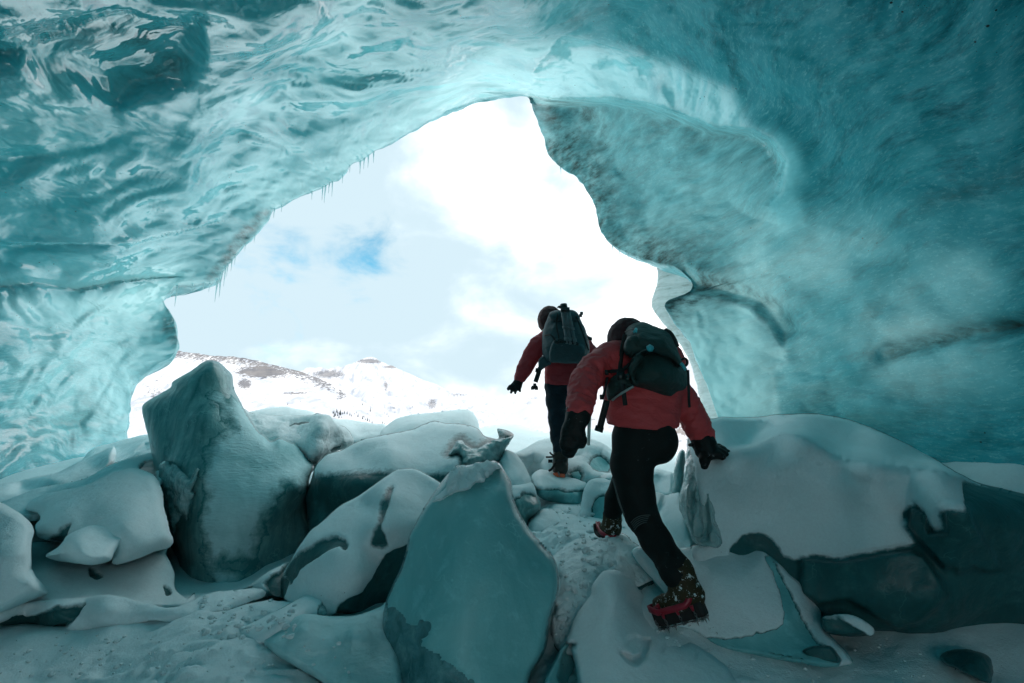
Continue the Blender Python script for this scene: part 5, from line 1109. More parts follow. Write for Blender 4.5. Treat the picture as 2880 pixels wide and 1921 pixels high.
# =================================================== near hiker
root = empty('person', QJ(940, 1440, 2.62), 'near hiker in brick red jacket and black tights leaning right hand on the largest mound', 'person')
hipL, hipR = J((1783, 1232), 2.93), J((1850, 1240), 2.90)
kneeA, ankA = J((1806, 1452), 2.88), J((1903, 1598), 2.64)
kneeB, ankB = J((1772, 1300), 3.32), J((1724, 1440), 3.38)
pel = J((1812, 1212), 2.95)
shL, shR = NJ(880, 545, 3.05), NJ(1440, 640, 3.03)
neck = J((1790, 975), 3.14); head = J((1764, 962), 3.20)
elbL, wrL = NJ(720, 725, 2.88), NJ(665, 965, 2.68)
elbR, wrR = NJ(1592, 1020, 3.02), NJ(1672, 1210, 2.98)
armL_top, armR_top = NJ(905, 560, 3.05), NJ(1445, 800, 3.04)
def body_near(P):
    d = chain(P, [pel, (pel + neck) / 2, neck, head], [.11, .11, .06, .06])
    d = smin(d, cap(P, shL * .8 + shR * .2, shR * .8 + shL * .2, .06, .06), .05)
    for ps, rs in (([hipL, kneeA, ankA, QJ(985, 1290, 2.60)], [.085, .055, .04, .035]), ([hipR, kneeB, ankB], [.085, .055, .04]),
                   ([armL_top, elbL, wrL, wrL * 1.0 + (QJ(150, 190, 2.66) - wrL) * .5], [.05, .038, .028, .03]), ([armR_top, elbR, wrR], [.05, .038, .028])):
        d = smin(d, chain(P, ps, rs), .03)
    return smin(d, head_fn(P, head, (-.05, 1, -.25), (0, .2, 1), .098), .02)
sdf_obj('body', body_near, [pel, neck, head, kneeA, ankA, kneeB, ankB, elbL, wrL, elbR, wrR, shL, shR, QJ(985, 1290, 2.6), wrL + (0, 0, -.12)], .14, .013, M['skin'], root)
tL, tR = J((1768, 1190), 2.96), J((1845, 1192), 2.95)
uL, uR = NJ(985, 560, 3.08), NJ(1380, 570, 3.06)
mid = J((1808, 1100), 3.02)
hem_n = np.array([0.03, -.22, 1.0]); hem_p = J((1806, 1206), 2.83)
def jacket_near(P):
    d = smin(cap(P, uL, tL, .105, .120), cap(P, uR, tR, .105, .120), .06)
    d = smin(d, cap(P, J((1800, 985), 3.12), mid, .10, .13), .08)
    d = smin(d, cap(P, mid, J((1806, 1196), 2.95), .13, .135), .05)
    d = smin(d, cap(P, armL_top, uL, .082, .09), .05)
    q = P + .010 * np.stack([pn(P * 11, 3), pn(P * 11, 4), pn(P * 11, 5)], 1)
    aL = chain(q, [armL_top, NJ(790, 640, 2.97), elbL, NJ(690, 830, 2.8), wrL], [.088, .078, .068, .064, .056], .03)
    ax = (wrL - armL_top); aL = aL - folds(P, .012, np.array([13, 13, 13]), 6, ax)
    aR = chain(q, [armR_top, NJ(1530, 910, 3.04), elbR, NJ(1640, 1120, 3.0), wrR], [.08, .07, .066, .064, .056], .03)
    aR = aR - folds(P, .011, np.array([13, 13, 13]), 8, wrR - armR_top)
    d = d - .007 * ridged(P * np.array([6, 6, 10]), 2, 9)
    hem = -((P - hem_p) @ (hem_n / np.linalg.norm(hem_n)))
    d = np.maximum(d, hem)
    d = smin(d, aL, .035); d = smin(d, aR, .035)
    return d
sdf_obj('jacket', jacket_near, [tL, tR, uL, uR, armL_top, armR_top, elbL, wrL, elbR, wrR, neck], .15, .0085, M['jacket'], root)
def hood_near(P):
    d = ell(P, head + (0, -.012, .012), (.118, .135, .135))
    d = smin(d, cap(P, neck + (0, -.02, -.05), head, .085, .10), .04)
    d = d - folds(P, .006, np.array([12, 12, 14]), 16, (1, 0, .4))
    return np.maximum(d, -(ell(P, head + (0, .16, -.03), (.085, .13, .11))))
sdf_obj('hood', hood_near, [head, neck], .2, .0085, M['hood'], root)
def tights(P):
    q = P
    d = chain(q, [hipL, QJ(600, 330, 2.92), QJ(630, 540, 2.90), kneeA, QJ(770, 860, 2.80), QJ(905, 1060, 2.66), QJ(930, 1110, 2.63)], [.126, .114, .100, .086, .079, .073, .070], .04)
    gl = J((1852, 1236), 2.90)
    d = smin(d, ell(P, gl, (.105, .115, .125)), .035)
    d = smin(d, cap(P, J((1800, 1190), 2.95), J((1825, 1195), 2.95), .115, .115), .05)
    tB = chain(q, [J((1845, 1250), 2.93), kneeB], [.105, .085], .03)
    d = smin(d, tB, .04)
    d = smin(d, chain(q, [kneeB, QJ(480, 560, 3.37), QJ(465, 660, 3.39)], [.078, .060, .058], .03), .03)
    # bunched cuffs and knee folds
    kz = np.exp(-((np.linalg.norm(P - kneeA, axis=1)) / .10) ** 2)
    ax = (ankA - kneeA) / np.linalg.norm(ankA - kneeA)
    tt = (P - kneeA) @ ax
    d = d - .0035 * kz * np.sin(tt * 230)
    cz = np.exp(-((np.linalg.norm(P - QJ(900, 1050, 2.66), axis=1)) / .12) ** 2)
    d = d - .008 * cz * ridged(P * np.array([14, 14, 26]), 2, 12)
    d = d - .003 * fbm(P * 9, 2, 13)
    cz = np.exp(-((np.linalg.norm(P - QJ(465, 655, 3.39), axis=1)) / .07) ** 2)
    return d - .010 * cz * ridged(P * np.array([10, 10, 34]), 2, 14)
sdf_obj('trousers', tights, [hipL, hipR, tL, kneeA, QJ(930, 1110, 2.63), kneeB, QJ(465, 660, 3.39), QJ(900, 200, 2.9)], .15, .0085, M['tights'], root)
mb = MB()
for k in range(5):
    off = 12 * k
    q = [QJ(592 + 7 * k, 735 + off, 2.80), QJ(620 + 6 * k, 706 + off, 2.785), QJ(660 + 6 * k, 686 + off, 2.778), QJ(700 + 5 * k, 680 + off, 2.782), QJ(745 + 4 * k, 680 + off, 2.80)]
    mb.tube(spline(q, False, 5), .0022, 6)
mb.tube(spline([QJ(462, 420, 2.86), QJ(490, 520, 2.85), QJ(515, 600, 2.84), QJ(545, 682, 2.82)], False, 6), .004, 6)
mb.build('knee_seam', M['seam'], root)
# boots with strap-on spikes
def boot(shaft, foot, heel_c, toe_c, parent, d_sole, hfoot, mat, px_sole, scale=1.0, name_l=None):
    """shaft = two points with radii, foot from heel to toe"""
    (s0, r0), (s1, r1) = shaft
    def fn(P):
        d = cap(P, s0, s1, r0, r1)
        d = smin(d, chain(P, foot, [r1 * .74, r1 * .72, r1 * .62], .03), .04)
        return d - .006 * ridged(P * 14, 3, 17) + .004
    b = sdf_obj('boot', fn, [s0, s1] + list(foot), .14, .0075, mat, parent)
    return b
s0, s1 = QJ(935, 1080, 2.64), QJ(972, 1190, 2.61)
footA = [QJ(1040, 1255, 2.58), QJ(930, 1290, 2.60), QJ(810, 1318, 2.66)]
bootA = boot(((s0, .075), (s1, .070)), footA, None, None, root, 0, 0, M['leather'], None)
axf = footA[2] - footA[0]; axf /= np.linalg.norm(axf)                     # heel -> toe
upA = (s0 - s1) / np.linalg.norm(s0 - s1); upA = upA * .6 + np.array([0, 0, .4]); upA -= axf * (upA @ axf); upA /= np.linalg.norm(upA)
sdA = np.cross(axf, upA)
if sdA[1] > 0: sdA = -sdA                                                 # the side that faces the camera
cA = QJ(940, 1380, 2.60)
def sole_fn(P):
    q = np.stack([(P - cA) @ axf, (P - cA) @ sdA, (P - cA) @ upA], 1)
    q[:, 2] -= .5 * np.maximum(q[:, 0] - .07, 0) ** 2 * 8
    wv_ = .048 + .006 * np.cos((q[:, 0] + .02) * 30)
    d2 = np.maximum(np.abs(q[:, 0]) - .135, np.abs(q[:, 1]) - wv_)
    r_ = np.hypot(np.maximum(np.abs(q[:, 0]) - .095, 0), np.abs(q[:, 1])) - .05
    d = np.maximum(np.maximum(d2, r_), np.abs(q[:, 2]) - .034)
    return np.maximum(d, -(np.abs((q[:, 0] * 38) % 1 - .5) * .02 + (q[:, 2] + .012) * 1.2 + .0) * 0 - .02) + .0
sdf_obj('sole', sole_fn, [cA], .17, .007, M['sole'], bootA)
def footpt(l, s, u): return cA + axf * l + sdA * s + upA * u
mb = MB()
loop = []
for t in np.linspace(0, 2 * math.pi, 40, endpoint=False):
    l = .150 * math.cos(t); s = .074 * math.sin(t)
    u = .036 + (.070 * sst(-l, .07, .14)) + .022 * sst(l, .08, .14)
    loop.append(footpt(l, s, u))
loop.append(loop[0]); loop.append(loop[1])
mb.add(ribbon(loop, upA, .030, .008))
for s in (-1, 1):                                                        # toe window and posts
    mb.tube([footpt(.06, .068 * s, .034), footpt(.075, .056 * s, .058), footpt(.10, .03 * s, .062), footpt(.135, .012 * s, .05)], .006, 6)
    mb.tube([footpt(.10, .060 * s, .035), footpt(.10, .03 * s, .062)], .006, 6)
    for l in (-.10, -.02, .06): mb.tube([footpt(l, .073 * s, .03), footpt(l, .070 * s, .004)], [.010, .006], 6)
mb.tube([footpt(.07, .058, .055), footpt(.07, .064, .072)], .009, 8)
mb.build('crampon_band', M['redrubber'], bootA)
mb = MB()
def links(a, b, n):
    for k in range(n):
        c = a + (b - a) * (k + .5) / n; d = (b - a) / np.linalg.norm(b - a); s = np.cross(d, upA if k % 2 else axf); s /= np.linalg.norm(s) + 1e-9
        L = np.linalg.norm(b - a) / n
        ring_ = [c + d * L * .72 * math.cos(t) + s * L * .42 * math.sin(t) for t in np.linspace(0, 2 * math.pi, 9)]
        mb.tube(ring_, .0019, 4)
for s in (-1, 1):
    for l in (-.10, -.02, .06, .11): links(footpt(l, .070 * s, .006), footpt(l, .052 * s, -.044), 4)
    links(footpt(-.12, .03 * s, -.042), footpt(.12, .03 * s, -.042), 14)
for l in (-.12, -.07, -.02, .04, .1): links(footpt(l, -.052, -.042), footpt(l, .052, -.042), 6)
mb.build('crampon_chain', M['steel'], bootA)['kind'] = 'stuff'
mb = MB()
for l, s in ((-.12, .02), (-.12, -.02), (-.085, .04), (-.085, -.04), (.03, .04), (.03, -.04), (.07, .042), (.07, -.042), (.115, .02), (.115, -.02)):
    mb.add(cone_mesh(footpt(l, s, -.034), footpt(l * 1.03, s * 1.05, -.068), .008))
mb.build('crampon_spike', M['steel'], bootA)['kind'] = 'stuff'
s0b, s1b = QJ(462, 690, 3.40), QJ(455, 765, 3.40)
footB = [QJ(455, 775, 3.36), QJ(430, 790, 3.42), QJ(395, 790, 3.52)]
bootB = boot(((s0b, .062), (s1b, .062)), footB, None, None, root, 0, 0, M['leather'], None)
mb = MB()
mb.add(ribbon(spline([QJ(505, 770, 3.40), QJ(480, 815, 3.33), QJ(430, 822, 3.33), QJ(385, 806, 3.37), QJ(355, 765, 3.45), QJ(345, 735, 3.52)], False, 5), np.array([0, .3, 1.]), .026, .008))
mb.tube(spline([QJ(372, 732, 3.5), QJ(360, 770, 3.44), QJ(395, 800, 3.37)], False, 5), .008, 6)
mb.tube(spline([QJ(345, 738, 3.52), QJ(372, 732, 3.5)], False, 3), .008, 6)
mb.build('crampon_band', M['redrubber'], bootB)
mb = MB(); mb.tube(spline([QJ(338, 745, 3.5), QJ(345, 800, 3.46), QJ(375, 828, 3.40), QJ(430, 838, 3.36)], False, 5), .013, 8); mb.build('sole', M['sole'], bootB)
# gloves: left mitten hanging, right hand spread on the mound
mtip = NJ(580, 1325, 2.64)
def mitten(P):
    d = chain(P, [NJ(664, 968, 2.685), NJ(655, 1020, 2.67), NJ(628, 1110, 2.655)], [.062, .056, .048], .03)
    d = smin(d, ell(P, NJ(610, 1165, 2.65), (.058, .040, .07)), .03)
    for k, (bx, by, tx, ty, rr_) in enumerate(((560, 1180, 552, 1300, .024), (585, 1200, 572, 1320, .026), (610, 1200, 598, 1318, .026), (628, 1190, 618, 1285, .023))):
        d = smin(d, chain(P, [NJ(bx, by, 2.65), NJ((bx + tx) / 2 - 4, (by + ty) / 2, 2.635), NJ(tx, ty, 2.66)], [rr_, rr_, rr_ * .85], .02), .016)
    d = smin(d, chain(P, [NJ(640, 1110, 2.64), NJ(672, 1170, 2.63), NJ(685, 1215, 2.64), NJ(684, 1255, 2.65)], [.028, .024, .022, .018], .02), .016)
    return d - .0022 * ridged(P * np.array([22, 22, 30]), 2, 23)
sdf_obj('glove', mitten, [NJ(660, 950, 2.68), NJ(580, 1325, 2.64), NJ(690, 1260, 2.64)], .09, .006, M['glove'], root)
def gloveR(P):
    d = chain(P, [NJ(1668, 1205, 2.985), NJ(1690, 1255, 2.97), NJ(1700, 1300, 2.95)], [.062, .060, .050], .03)
    d = smin(d, ell(P, NJ(1738, 1318, 2.95), (.075, .05, .035)), .03)
    for k, (bx, by, bd, tx, ty, td, r_) in enumerate(((1765, 1290, 2.99, 1845, 1292, 3.02, .022), (1775, 1305, 2.96, 1872, 1318, 2.97, .023), (1772, 1325, 2.93, 1862, 1336, 2.93, .022), (1760, 1340, 2.90, 1835, 1350, 2.90, .020))):
        d = smin(d, chain(P, [NJ(bx, by, bd), NJ((bx + tx) / 2, (by + ty) / 2 - 14, (bd + td) / 2), NJ(tx, ty, td)], [r_, r_, r_ * .85], .012), .012)
    d = smin(d, chain(P, [NJ(1705, 1330, 2.92), NJ(1690, 1375, 2.90), NJ(1688, 1425, 2.90)], [.028, .025, .019], .02), .014)
    return d - .002 * ridged(P * np.array([22, 22, 30]), 2, 24)
sdf_obj('glove', gloveR, [NJ(1660, 1195, 2.98), NJ(1875, 1330, 2.95), NJ(1690, 1430, 2.9)], .09, .006, M['glove'], root)
mb = MB(); mb.tube([NJ(1600, 1262, 2.93), NJ(1572, 1258, 2.92), NJ(1556, 1250, 2.92)], .006, 6); mb.build('cord_lock', M['buckle'], root); mb = MB(); mb.add(box(NJ(1580, 1252, 2.92), (.010, .008, .010))); mb.build('cord_lock', M['buckle'], root); mb = MB()
mb.tube([NJ(575, 960, 2.66), NJ(560, 955, 2.66)], .008, 6); mb.build('cord_lock', M['buckle'], root); mb = MB(); mb.tube([NJ(728, 990, 2.665), NJ(735, 990, 2.66), NJ(745, 985, 2.66), NJ(742, 1005, 2.66)], .006, 6); mb.build('cord_lock', M['buckle'], root)
# ---- near backpack
bp = empty('backpack', NJ(1300, 700, 2.85), 'bulging dark green backpack with turquoise toggles on the near hiker', 'backpack')
def bag(name, outline, ctrl, mat, parent, rw=60, rd=.12, back=.12, amp=.006, ns=9, seed=0, fold_c=None, **kw):
    o = lump(name, None, None, outline, ctrl, mat, rw=rw, rd=rd, back=back, amp=amp, nscale=ns, seed=seed, step=3, parent=parent, jag=.6, grain=.0015, **kw)
    return o
bag('main_bag', Z('N', 1058, 650, 1062, 600, 1085, 560, 1110, 520, 1150, 490, 1210, 480, 1300, 488, 1400, 505, 1470, 545, 1520, 600, 1548, 660, 1556, 740, 1550, 790, 1510, 825, 1478, 850, 1465, 905, 1440, 922, 1400, 902, 1350, 870, 1280, 830, 1200, 800, 1120, 775, 1095, 745, 1070, 700),
    [Z('N', 1250, 640)[0].tolist() + [2.74], Z('N', 1400, 700)[0].tolist() + [2.76], Z('N', 1150, 600)[0].tolist() + [2.80], Z('N', 1480, 620)[0].tolist() + [2.86], Z('N', 1440, 880)[0].tolist() + [2.84]], M['pack'], bp, rw=62, rd=.15, back=.06, seed=60)
bag('top_lid', Z('N', 1030, 450, 1028, 400, 1040, 350, 1050, 300, 1090, 268, 1150, 252, 1200, 250, 1270, 278, 1330, 300, 1385, 318, 1420, 345, 1450, 420, 1480, 500, 1500, 570, 1480, 620, 1400, 560, 1300, 520, 1200, 505, 1130, 520, 1080, 545, 1045, 500),
    [Z('N', 1150, 380)[0].tolist() + [2.84], Z('N', 1300, 400)[0].tolist() + [2.82], Z('N', 1420, 480)[0].tolist() + [2.84], Z('N', 1250, 300)[0].tolist() + [2.93], Z('N', 1080, 420)[0].tolist() + [2.88]], M['pack'], bp, rw=52, rd=.13, back=.08, seed=61)
bag('side_pocket', Z('N', 1035, 500, 1030, 430, 1060, 370, 1110, 352, 1170, 370, 1220, 430, 1225, 500, 1160, 530, 1090, 545),
    [Z('N', 1120, 440)[0].tolist() + [2.81]], M['pack'], bp, rw=40, rd=.07, back=.05, seed=62, amp=.010, ns=14)
bag('side_pocket', Z('N', 1060, 660, 1075, 600, 1120, 520, 1170, 500, 1190, 540, 1150, 620, 1130, 700, 1150, 760, 1100, 760, 1075, 715),
    [Z('N', 1120, 620)[0].tolist() + [2.775]], M['pack'], bp, rw=30, rd=.06, back=.05, seed=63, amp=.010, ns=16)
bag('hip_belt', Z('N', 888, 850, 886, 800, 905, 740, 940, 690, 990, 668, 1040, 672, 1080, 720, 1115, 765, 1100, 785, 1040, 808, 980, 845, 930, 885, 900, 895),
    [Z('N', 1000, 760)[0].tolist() + [2.80], Z('N', 900, 850)[0].tolist() + [2.86]], M['pack'], bp, rw=26, rd=.05, back=.05, seed=64)
mb = MB(); mb.tube(spline([NJ(935, 888, 2.80), NJ(985, 848, 2.775), NJ(1050, 808, 2.76), NJ(1110, 775, 2.75)], False, 6), .007, 6); mb.build('belt_piping', M['alu'], bp)
def strap(name, pts, wdt, side=(1, 0, 0), mat='strap', th=.005):
    b = MB(); b.add(ribbon(spline(pts, False, 6), np.array(side, float), wdt, th)); return b.build(name, M[mat], bp)
strap('shoulder_strap', [NJ(1040, 350, 2.95), NJ(1018, 460, 2.95), NJ(1005, 560, 2.95), NJ(1000, 640, 2.92), NJ(1010, 690, 2.88)], .024)
strap('load_strap', [NJ(890, 655, 2.92), NJ(950, 650, 2.885), NJ(1020, 640, 2.87), NJ(1080, 590, 2.85)], .020, (0, 0, 1))
strap('load_strap', [NJ(1000, 670, 2.86), NJ(1040, 625, 2.85), NJ(1110, 545, 2.81)], .016, (.7, 0, .7))
strap('hanging_strap', [NJ(1010, 690, 2.83), NJ(1022, 760, 2.79), NJ(1030, 840, 2.77), NJ(1042, 930, 2.78)], .024)
strap('hanging_strap', [NJ(895, 700, 2.88), NJ(880, 780, 2.87), NJ(862, 850, 2.86), NJ(852, 880, 2.86)], .014)
strap('hanging_strap', [NJ(890, 890, 2.83), NJ(868, 980, 2.82), NJ(845, 1070, 2.82), NJ(832, 1125, 2.82)], .036)
strap('hanging_strap', [NJ(1553, 640, 2.84), NJ(1558, 760, 2.84), NJ(1560, 860, 2.85), NJ(1566, 945, 2.87)], .014)
strap('hanging_strap', [NJ(1500, 560, 2.84), NJ(1525, 545, 2.83), NJ(1545, 560, 2.83), NJ(1548, 590, 2.83), NJ(1530, 612, 2.83)], .012)
strap('hanging_strap', [NJ(1365, 305, 2.92), NJ(1410, 335, 2.90), NJ(1445, 390, 2.88), NJ(1470, 450, 2.87)], .02)
mb = MB(); mb.add(box(NJ(828, 1122, 2.82), (.024, .006, .016), [(.9, 0, -.3), (0, 1, 0), (.3, 0, .9)])); mb.build('buckle', M['buckle'], bp); mb = MB(); mb.add(box(NJ(1005, 690, 2.80), (.020, .008, .024))); mb.build('buckle', M['buckle'], bp)
for q in ((848, 862), (890, 660)):
    mb = MB(); mb.add(box(NJ(q[0], q[1], 2.85), (.010, .006, .014))); mb.build('buckle', M['buckle'], bp)
mb = MB(); mb.tube([NJ(1222, 470, 2.755), NJ(1240, 462, 2.75), NJ(1260, 470, 2.755)], [.016, .022, .017], 6); mb.build('cord_toggle', M['cord'], bp)
mb = MB(); mb.tube([NJ(1120, 330, 2.83), NJ(1130, 305, 2.86)], [.012, .008], 6); mb.build('cord_toggle', M['cord'], bp)
mb = MB(); mb.tube(spline([NJ(1495, 585, 2.80), NJ(1512, 605, 2.80), NJ(1535, 640, 2.81)], False, 4), .010, 6); mb.build('cord_toggle', M['cord'], bp)
mb = MB()
mb.tube(spline([NJ(1040, 330, 2.92), NJ(1065, 315, 2.88), NJ(1100, 310, 2.85), NJ(1130, 325, 2.84), NJ(1110, 350, 2.82), NJ(1060, 360, 2.85)], False, 5), .003, 5)
mb.tube(spline([NJ(1130, 520, 2.78), NJ(1180, 485, 2.76), NJ(1230, 470, 2.75)], False, 5), .003, 5)
mb.tube(spline([NJ(1050, 690, 2.79), NJ(1058, 675, 2.785), NJ(1068, 690, 2.785), NJ(1064, 715, 2.785), NJ(1054, 712, 2.79)], False, 4), .004, 5)
mb.build('elastic_cord', M['seam'], bp)['kind'] = 'stuff'

# =================================================== far hiker
r2 = empty('person', NJ(505, 1520, 5.15), 'far hiker in dark red jacket and navy trousers stepping up with left arm held out', 'person')
DF = 5.2
h2 = {'hipL': NJ(480, 775, DF), 'hipR': NJ(600, 780, DF), 'kneeL': NJ(487, 1040, DF - .02), 'ankL': NJ(508, 1330, DF), 'kneeR': NJ(640, 900, DF + .32), 'ankR': NJ(655, 1120, DF + .40),
      'shL': NJ(405, 345, DF + .05), 'shR': NJ(725, 440, DF + .05), 'elbL': NJ(275, 520, DF), 'wrL': NJ(185, 700, DF - .05), 'elbR': NJ(785, 560, DF + .1), 'wrR': NJ(755, 760, DF + .12), 'neck': NJ(500, 290, DF + .1), 'head': NJ(425, 240, DF + .17), 'pel': NJ(540, 740, DF)}
def body_far(P):
    d = chain(P, [h2['pel'], (h2['pel'] + h2['neck']) / 2, h2['neck'], h2['head']], [.11, .11, .055, .06])
    for ps, rs in ((('hipL', 'kneeL', 'ankL'), (.085, .055, .04)), (('hipR', 'kneeR', 'ankR'), (.085, .055, .04)), (('shL', 'elbL', 'wrL'), (.05, .038, .028)), (('shR', 'elbR', 'wrR'), (.05, .038, .028))):
        d = smin(d, chain(P, [h2[k] for k in ps], rs), .03)
    d = smin(d, cap(P, h2['shL'], h2['shR'], .06, .06), .04)
    return smin(d, head_fn(P, h2['head'], (-.1, 1, -.15), (0, .1, 1), .098), .02)
sdf_obj('body', body_far, list(h2.values()), .14, .016, M['skin'], r2)
def jacket_far(P):
    a, b = NJ(478, 370, DF + .05), NJ(660, 420, DF + .05); c, e = NJ(482, 735, DF), NJ(600, 725, DF)
    d = smin(cap(P, a, c, .115, .120), cap(P, b, e, .115, .125), .07)
    d = smin(d, cap(P, NJ(560, 380, DF + .05), NJ(545, 700, DF), .12, .14), .06)
    d = d - .006 * ridged(P * np.array([6, 6, 9]), 2, 31)
    hem = -((P - NJ(520, 764, DF - .12)) @ np.array([-.03, -.12, .99])); d = np.maximum(d, hem)
    q = P + .012 * np.stack([pn(P * 9, 3), pn(P * 9, 4), pn(P * 9, 5)], 1)
    aL = chain(q, [NJ(420, 370, DF + .05), NJ(330, 440, DF), h2['elbL'], NJ(225, 620, DF - .03), h2['wrL']], [.09, .085, .078, .070, .060], .03) - folds(P, .006, np.array([13, 13, 13]), 33, h2['wrL'] - h2['shL'])
    aR = chain(q, [NJ(700, 440, DF + .05), NJ(755, 500, DF + .06), h2['elbR'], h2['wrR']], [.09, .08, .072, .056], .03)
    return smin(smin(d, aL, .04), aR, .04)
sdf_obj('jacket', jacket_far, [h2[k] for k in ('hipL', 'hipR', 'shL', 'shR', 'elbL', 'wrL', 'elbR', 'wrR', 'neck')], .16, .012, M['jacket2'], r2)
def hood_far(P):
    d = ell(P, h2['head'] + (0, 0, .01), (.125, .14, .145)); d = smin(d, cap(P, h2['neck'], h2['head'], .09, .1), .04)
    d = d - folds(P, .006, np.array([12, 12, 14]), 36, (1, 0, .4))
    return np.maximum(d, -(ell(P, h2['head'] + (-.02, .17, -.03), (.085, .13, .11))))
sdf_obj('hood', hood_far, [h2['head'], h2['neck']], .2, .012, M['hood'], r2)
def trousers_far(P):
    d = chain(P, [NJ(478, 770, DF), NJ(486, 900, DF - .01), NJ(490, 1040, DF - .02), NJ(500, 1180, DF - .01), NJ(510, 1300, DF)], [.118, .102, .085, .078, .066], .04)
    d = smin(d, chain(P, [NJ(590, 770, DF), h2['kneeR']], [.115, .09], .03), .035)
    d = smin(d, chain(P, [h2['kneeR'], h2['ankR']], [.085, .07], .03), .03)
    return d - .006 * ridged(P * np.array([8, 8, 12]), 2, 38)
sdf_obj('trousers', trousers_far, [NJ(478, 740, DF), NJ(600, 740, DF), h2['kneeR'], h2['ankR'], NJ(510, 1310, DF)], .15, .012, M['trousers2'], r2)
def boot_far(P):
    d = chain(P, [NJ(512, 1310, DF), NJ(512, 1400, DF)], [.068, .072], .03)
    d = smin(d, chain(P, [NJ(515, 1440, DF - .04), NJ(508, 1452, DF + .04), NJ(500, 1450, DF + .16)], [.066, .062, .05], .03), .03)
    return d - .006 * ridged(P * 14, 2, 39)
b2 = sdf_obj('boot', boot_far, [NJ(512, 1310, DF), NJ(515, 1490, DF), NJ(500, 1450, DF + .16)], .12, .010, M['bootdark'], r2)
mb = MB()
for q in (((460, 1350), (425, 1352), (392, 1352)), ((465, 1345), (440, 1330), (424, 1312))): mb.add(ribbon(spline([NJ(x, y, DF - .06) for x, y in q], False, 5), np.array([0, .4, 1.]), .018, .005))
mb.add(box(NJ(430, 1385, DF - .06), (.022, .008, .016))); mb.tube([NJ(470, 1400, DF - .06), NJ(440, 1450, DF - .06), NJ(418, 1465, DF - .05)], .012, 6); mb.add(ribbon(spline([NJ(470, 1375, DF - .075), NJ(515, 1385, DF - .085), NJ(565, 1370, DF - .07)], False, 5), np.array([0, 0, 1.]), .02, .005))
mb.build('crampon_strap', M['strap'], b2)
mb = MB(); mb.add(box(NJ(482, 1497, DF - .085), (.036, .012, .022), [(.98, 0, .1), (0, 1, 0), (-.1, 0, .98)])); mb.add(box(NJ(522, 1502, DF - .085), (.030, .012, .018), [(.98, 0, -.1), (0, 1, 0), (.1, 0, .98)])); mb.build('crampon_plate', M['orange'], b2, smooth=False)
mb = MB()
for x in (470, 490, 510, 530, 550): mb.add(cone_mesh(NJ(x, 1500, DF - .06), NJ(x, 1535, DF - .06), .012))
mb.add(cone_mesh(NJ(495, 1470, DF - .09), NJ(505, 1512, DF - .10), .014)); mb.build('crampon_spike', M['steel'], b2)['kind'] = 'stuff'
def glove_far(P):
    d = chain(P, [NJ(178, 715, DF - .05), NJ(160, 755, DF - .06)], [.05, .045], .02)
    d = smin(d, ell(P, NJ(148, 775, DF - .06), (.055, .03, .045)), .03)
    for bx, by, tx, ty, L in ((125, 770, 86, 800, 1), (132, 785, 108, 826, 1), (148, 792, 143, 830, 1), (120, 765, 82, 792, 1), (172, 775, 182, 814, 1)):
        mx_, my_ = (bx + tx) / 2 - 2, (by + ty) / 2 - 2
        d = smin(d, chain(P, [NJ(bx, by, DF - .06), NJ(mx_, my_, DF - .07), NJ(tx, ty, DF - .06)], [.018, .016, .012], .01), .008)
    return d
sdf_obj('glove', glove_far, [NJ(180, 700, DF - .05), NJ(80, 835, DF - .06), NJ(185, 815, DF)], .08, .0075, M['glove'], r2)
def glove_far_r(P):
    d = ell(P, NJ(752, 800, DF + .10), (.045, .05, .055))
    for k in range(4): d = smin(d, chain(P, [NJ(738, 785 + 12 * k, DF + .06), NJ(750, 787 + 12 * k, DF + .02), NJ(764, 789 + 12 * k, DF + .05)], [.016, .016, .014], .01), .008)
    return smin(d, chain(P, [NJ(752, 780, DF + .08), NJ(745, 765, DF + .04), NJ(752, 755, DF + .02)], [.02, .017, .014], .01), .01)
sdf_obj('glove', glove_far_r, [NJ(752, 800, DF + .08)], .12, .0085, M['glove'], r2)
bp2 = empty('backpack', NJ(560, 380, DF - .15), 'slate blue backpack with tripod strapped on, worn by the far hiker', 'backpack')
bag('main_bag', Z('N', 412, 200, 425, 172, 470, 155, 520, 148, 580, 145, 625, 156, 660, 190, 690, 245, 712, 300, 735, 370, 752, 440, 750, 490, 735, 540, 712, 588, 650, 590, 580, 586, 500, 582, 440, 576, 400, 572, 370, 530, 358, 470, 362, 400, 368, 330, 385, 265),
    [Z('N', 560, 400)[0].tolist() + [DF - .36], Z('N', 540, 220)[0].tolist() + [DF - .26], Z('N', 560, 540)[0].tolist() + [DF - .36]], M['pack2'], bp2, rw=52, rd=.2, back=.05, seed=70, amp=.012)
bag('front_pocket', Z('N', 430, 575, 420, 500, 440, 420, 480, 385, 560, 400, 640, 420, 700, 440, 720, 500, 708, 580, 600, 586, 500, 582), [Z('N', 560, 500)[0].tolist() + [DF - .40]], M['pack2'], bp2, rw=22, rd=.05, back=.08, seed=71, amp=.006)
bag('top_lid', Z('N', 415, 210, 420, 178, 470, 156, 560, 148, 630, 158, 665, 195, 668, 235, 600, 250, 520, 245, 450, 240), [Z('N', 540, 200)[0].tolist() + [DF - .31]], M['pack2'], bp2, rw=24, rd=.08, back=.1, seed=72, amp=.01)
bag('hip_belt', Z('N', 330, 570, 340, 545, 380, 520, 420, 560, 440, 590, 400, 610, 360, 640, 335, 640), [Z('N', 380, 580)[0].tolist() + [DF - .22]], M['pack2'], bp2, rw=12, rd=.04, back=.05, seed=73)
def strap2(name, pts, wdt, side=(1, 0, 0)):
    b = MB(); b.add(ribbon(spline([NJ(x, y, d) for x, y, d in pts], False, 6), np.array(side, float), wdt, .005)); return b.build(name, M['strap'], bp2)
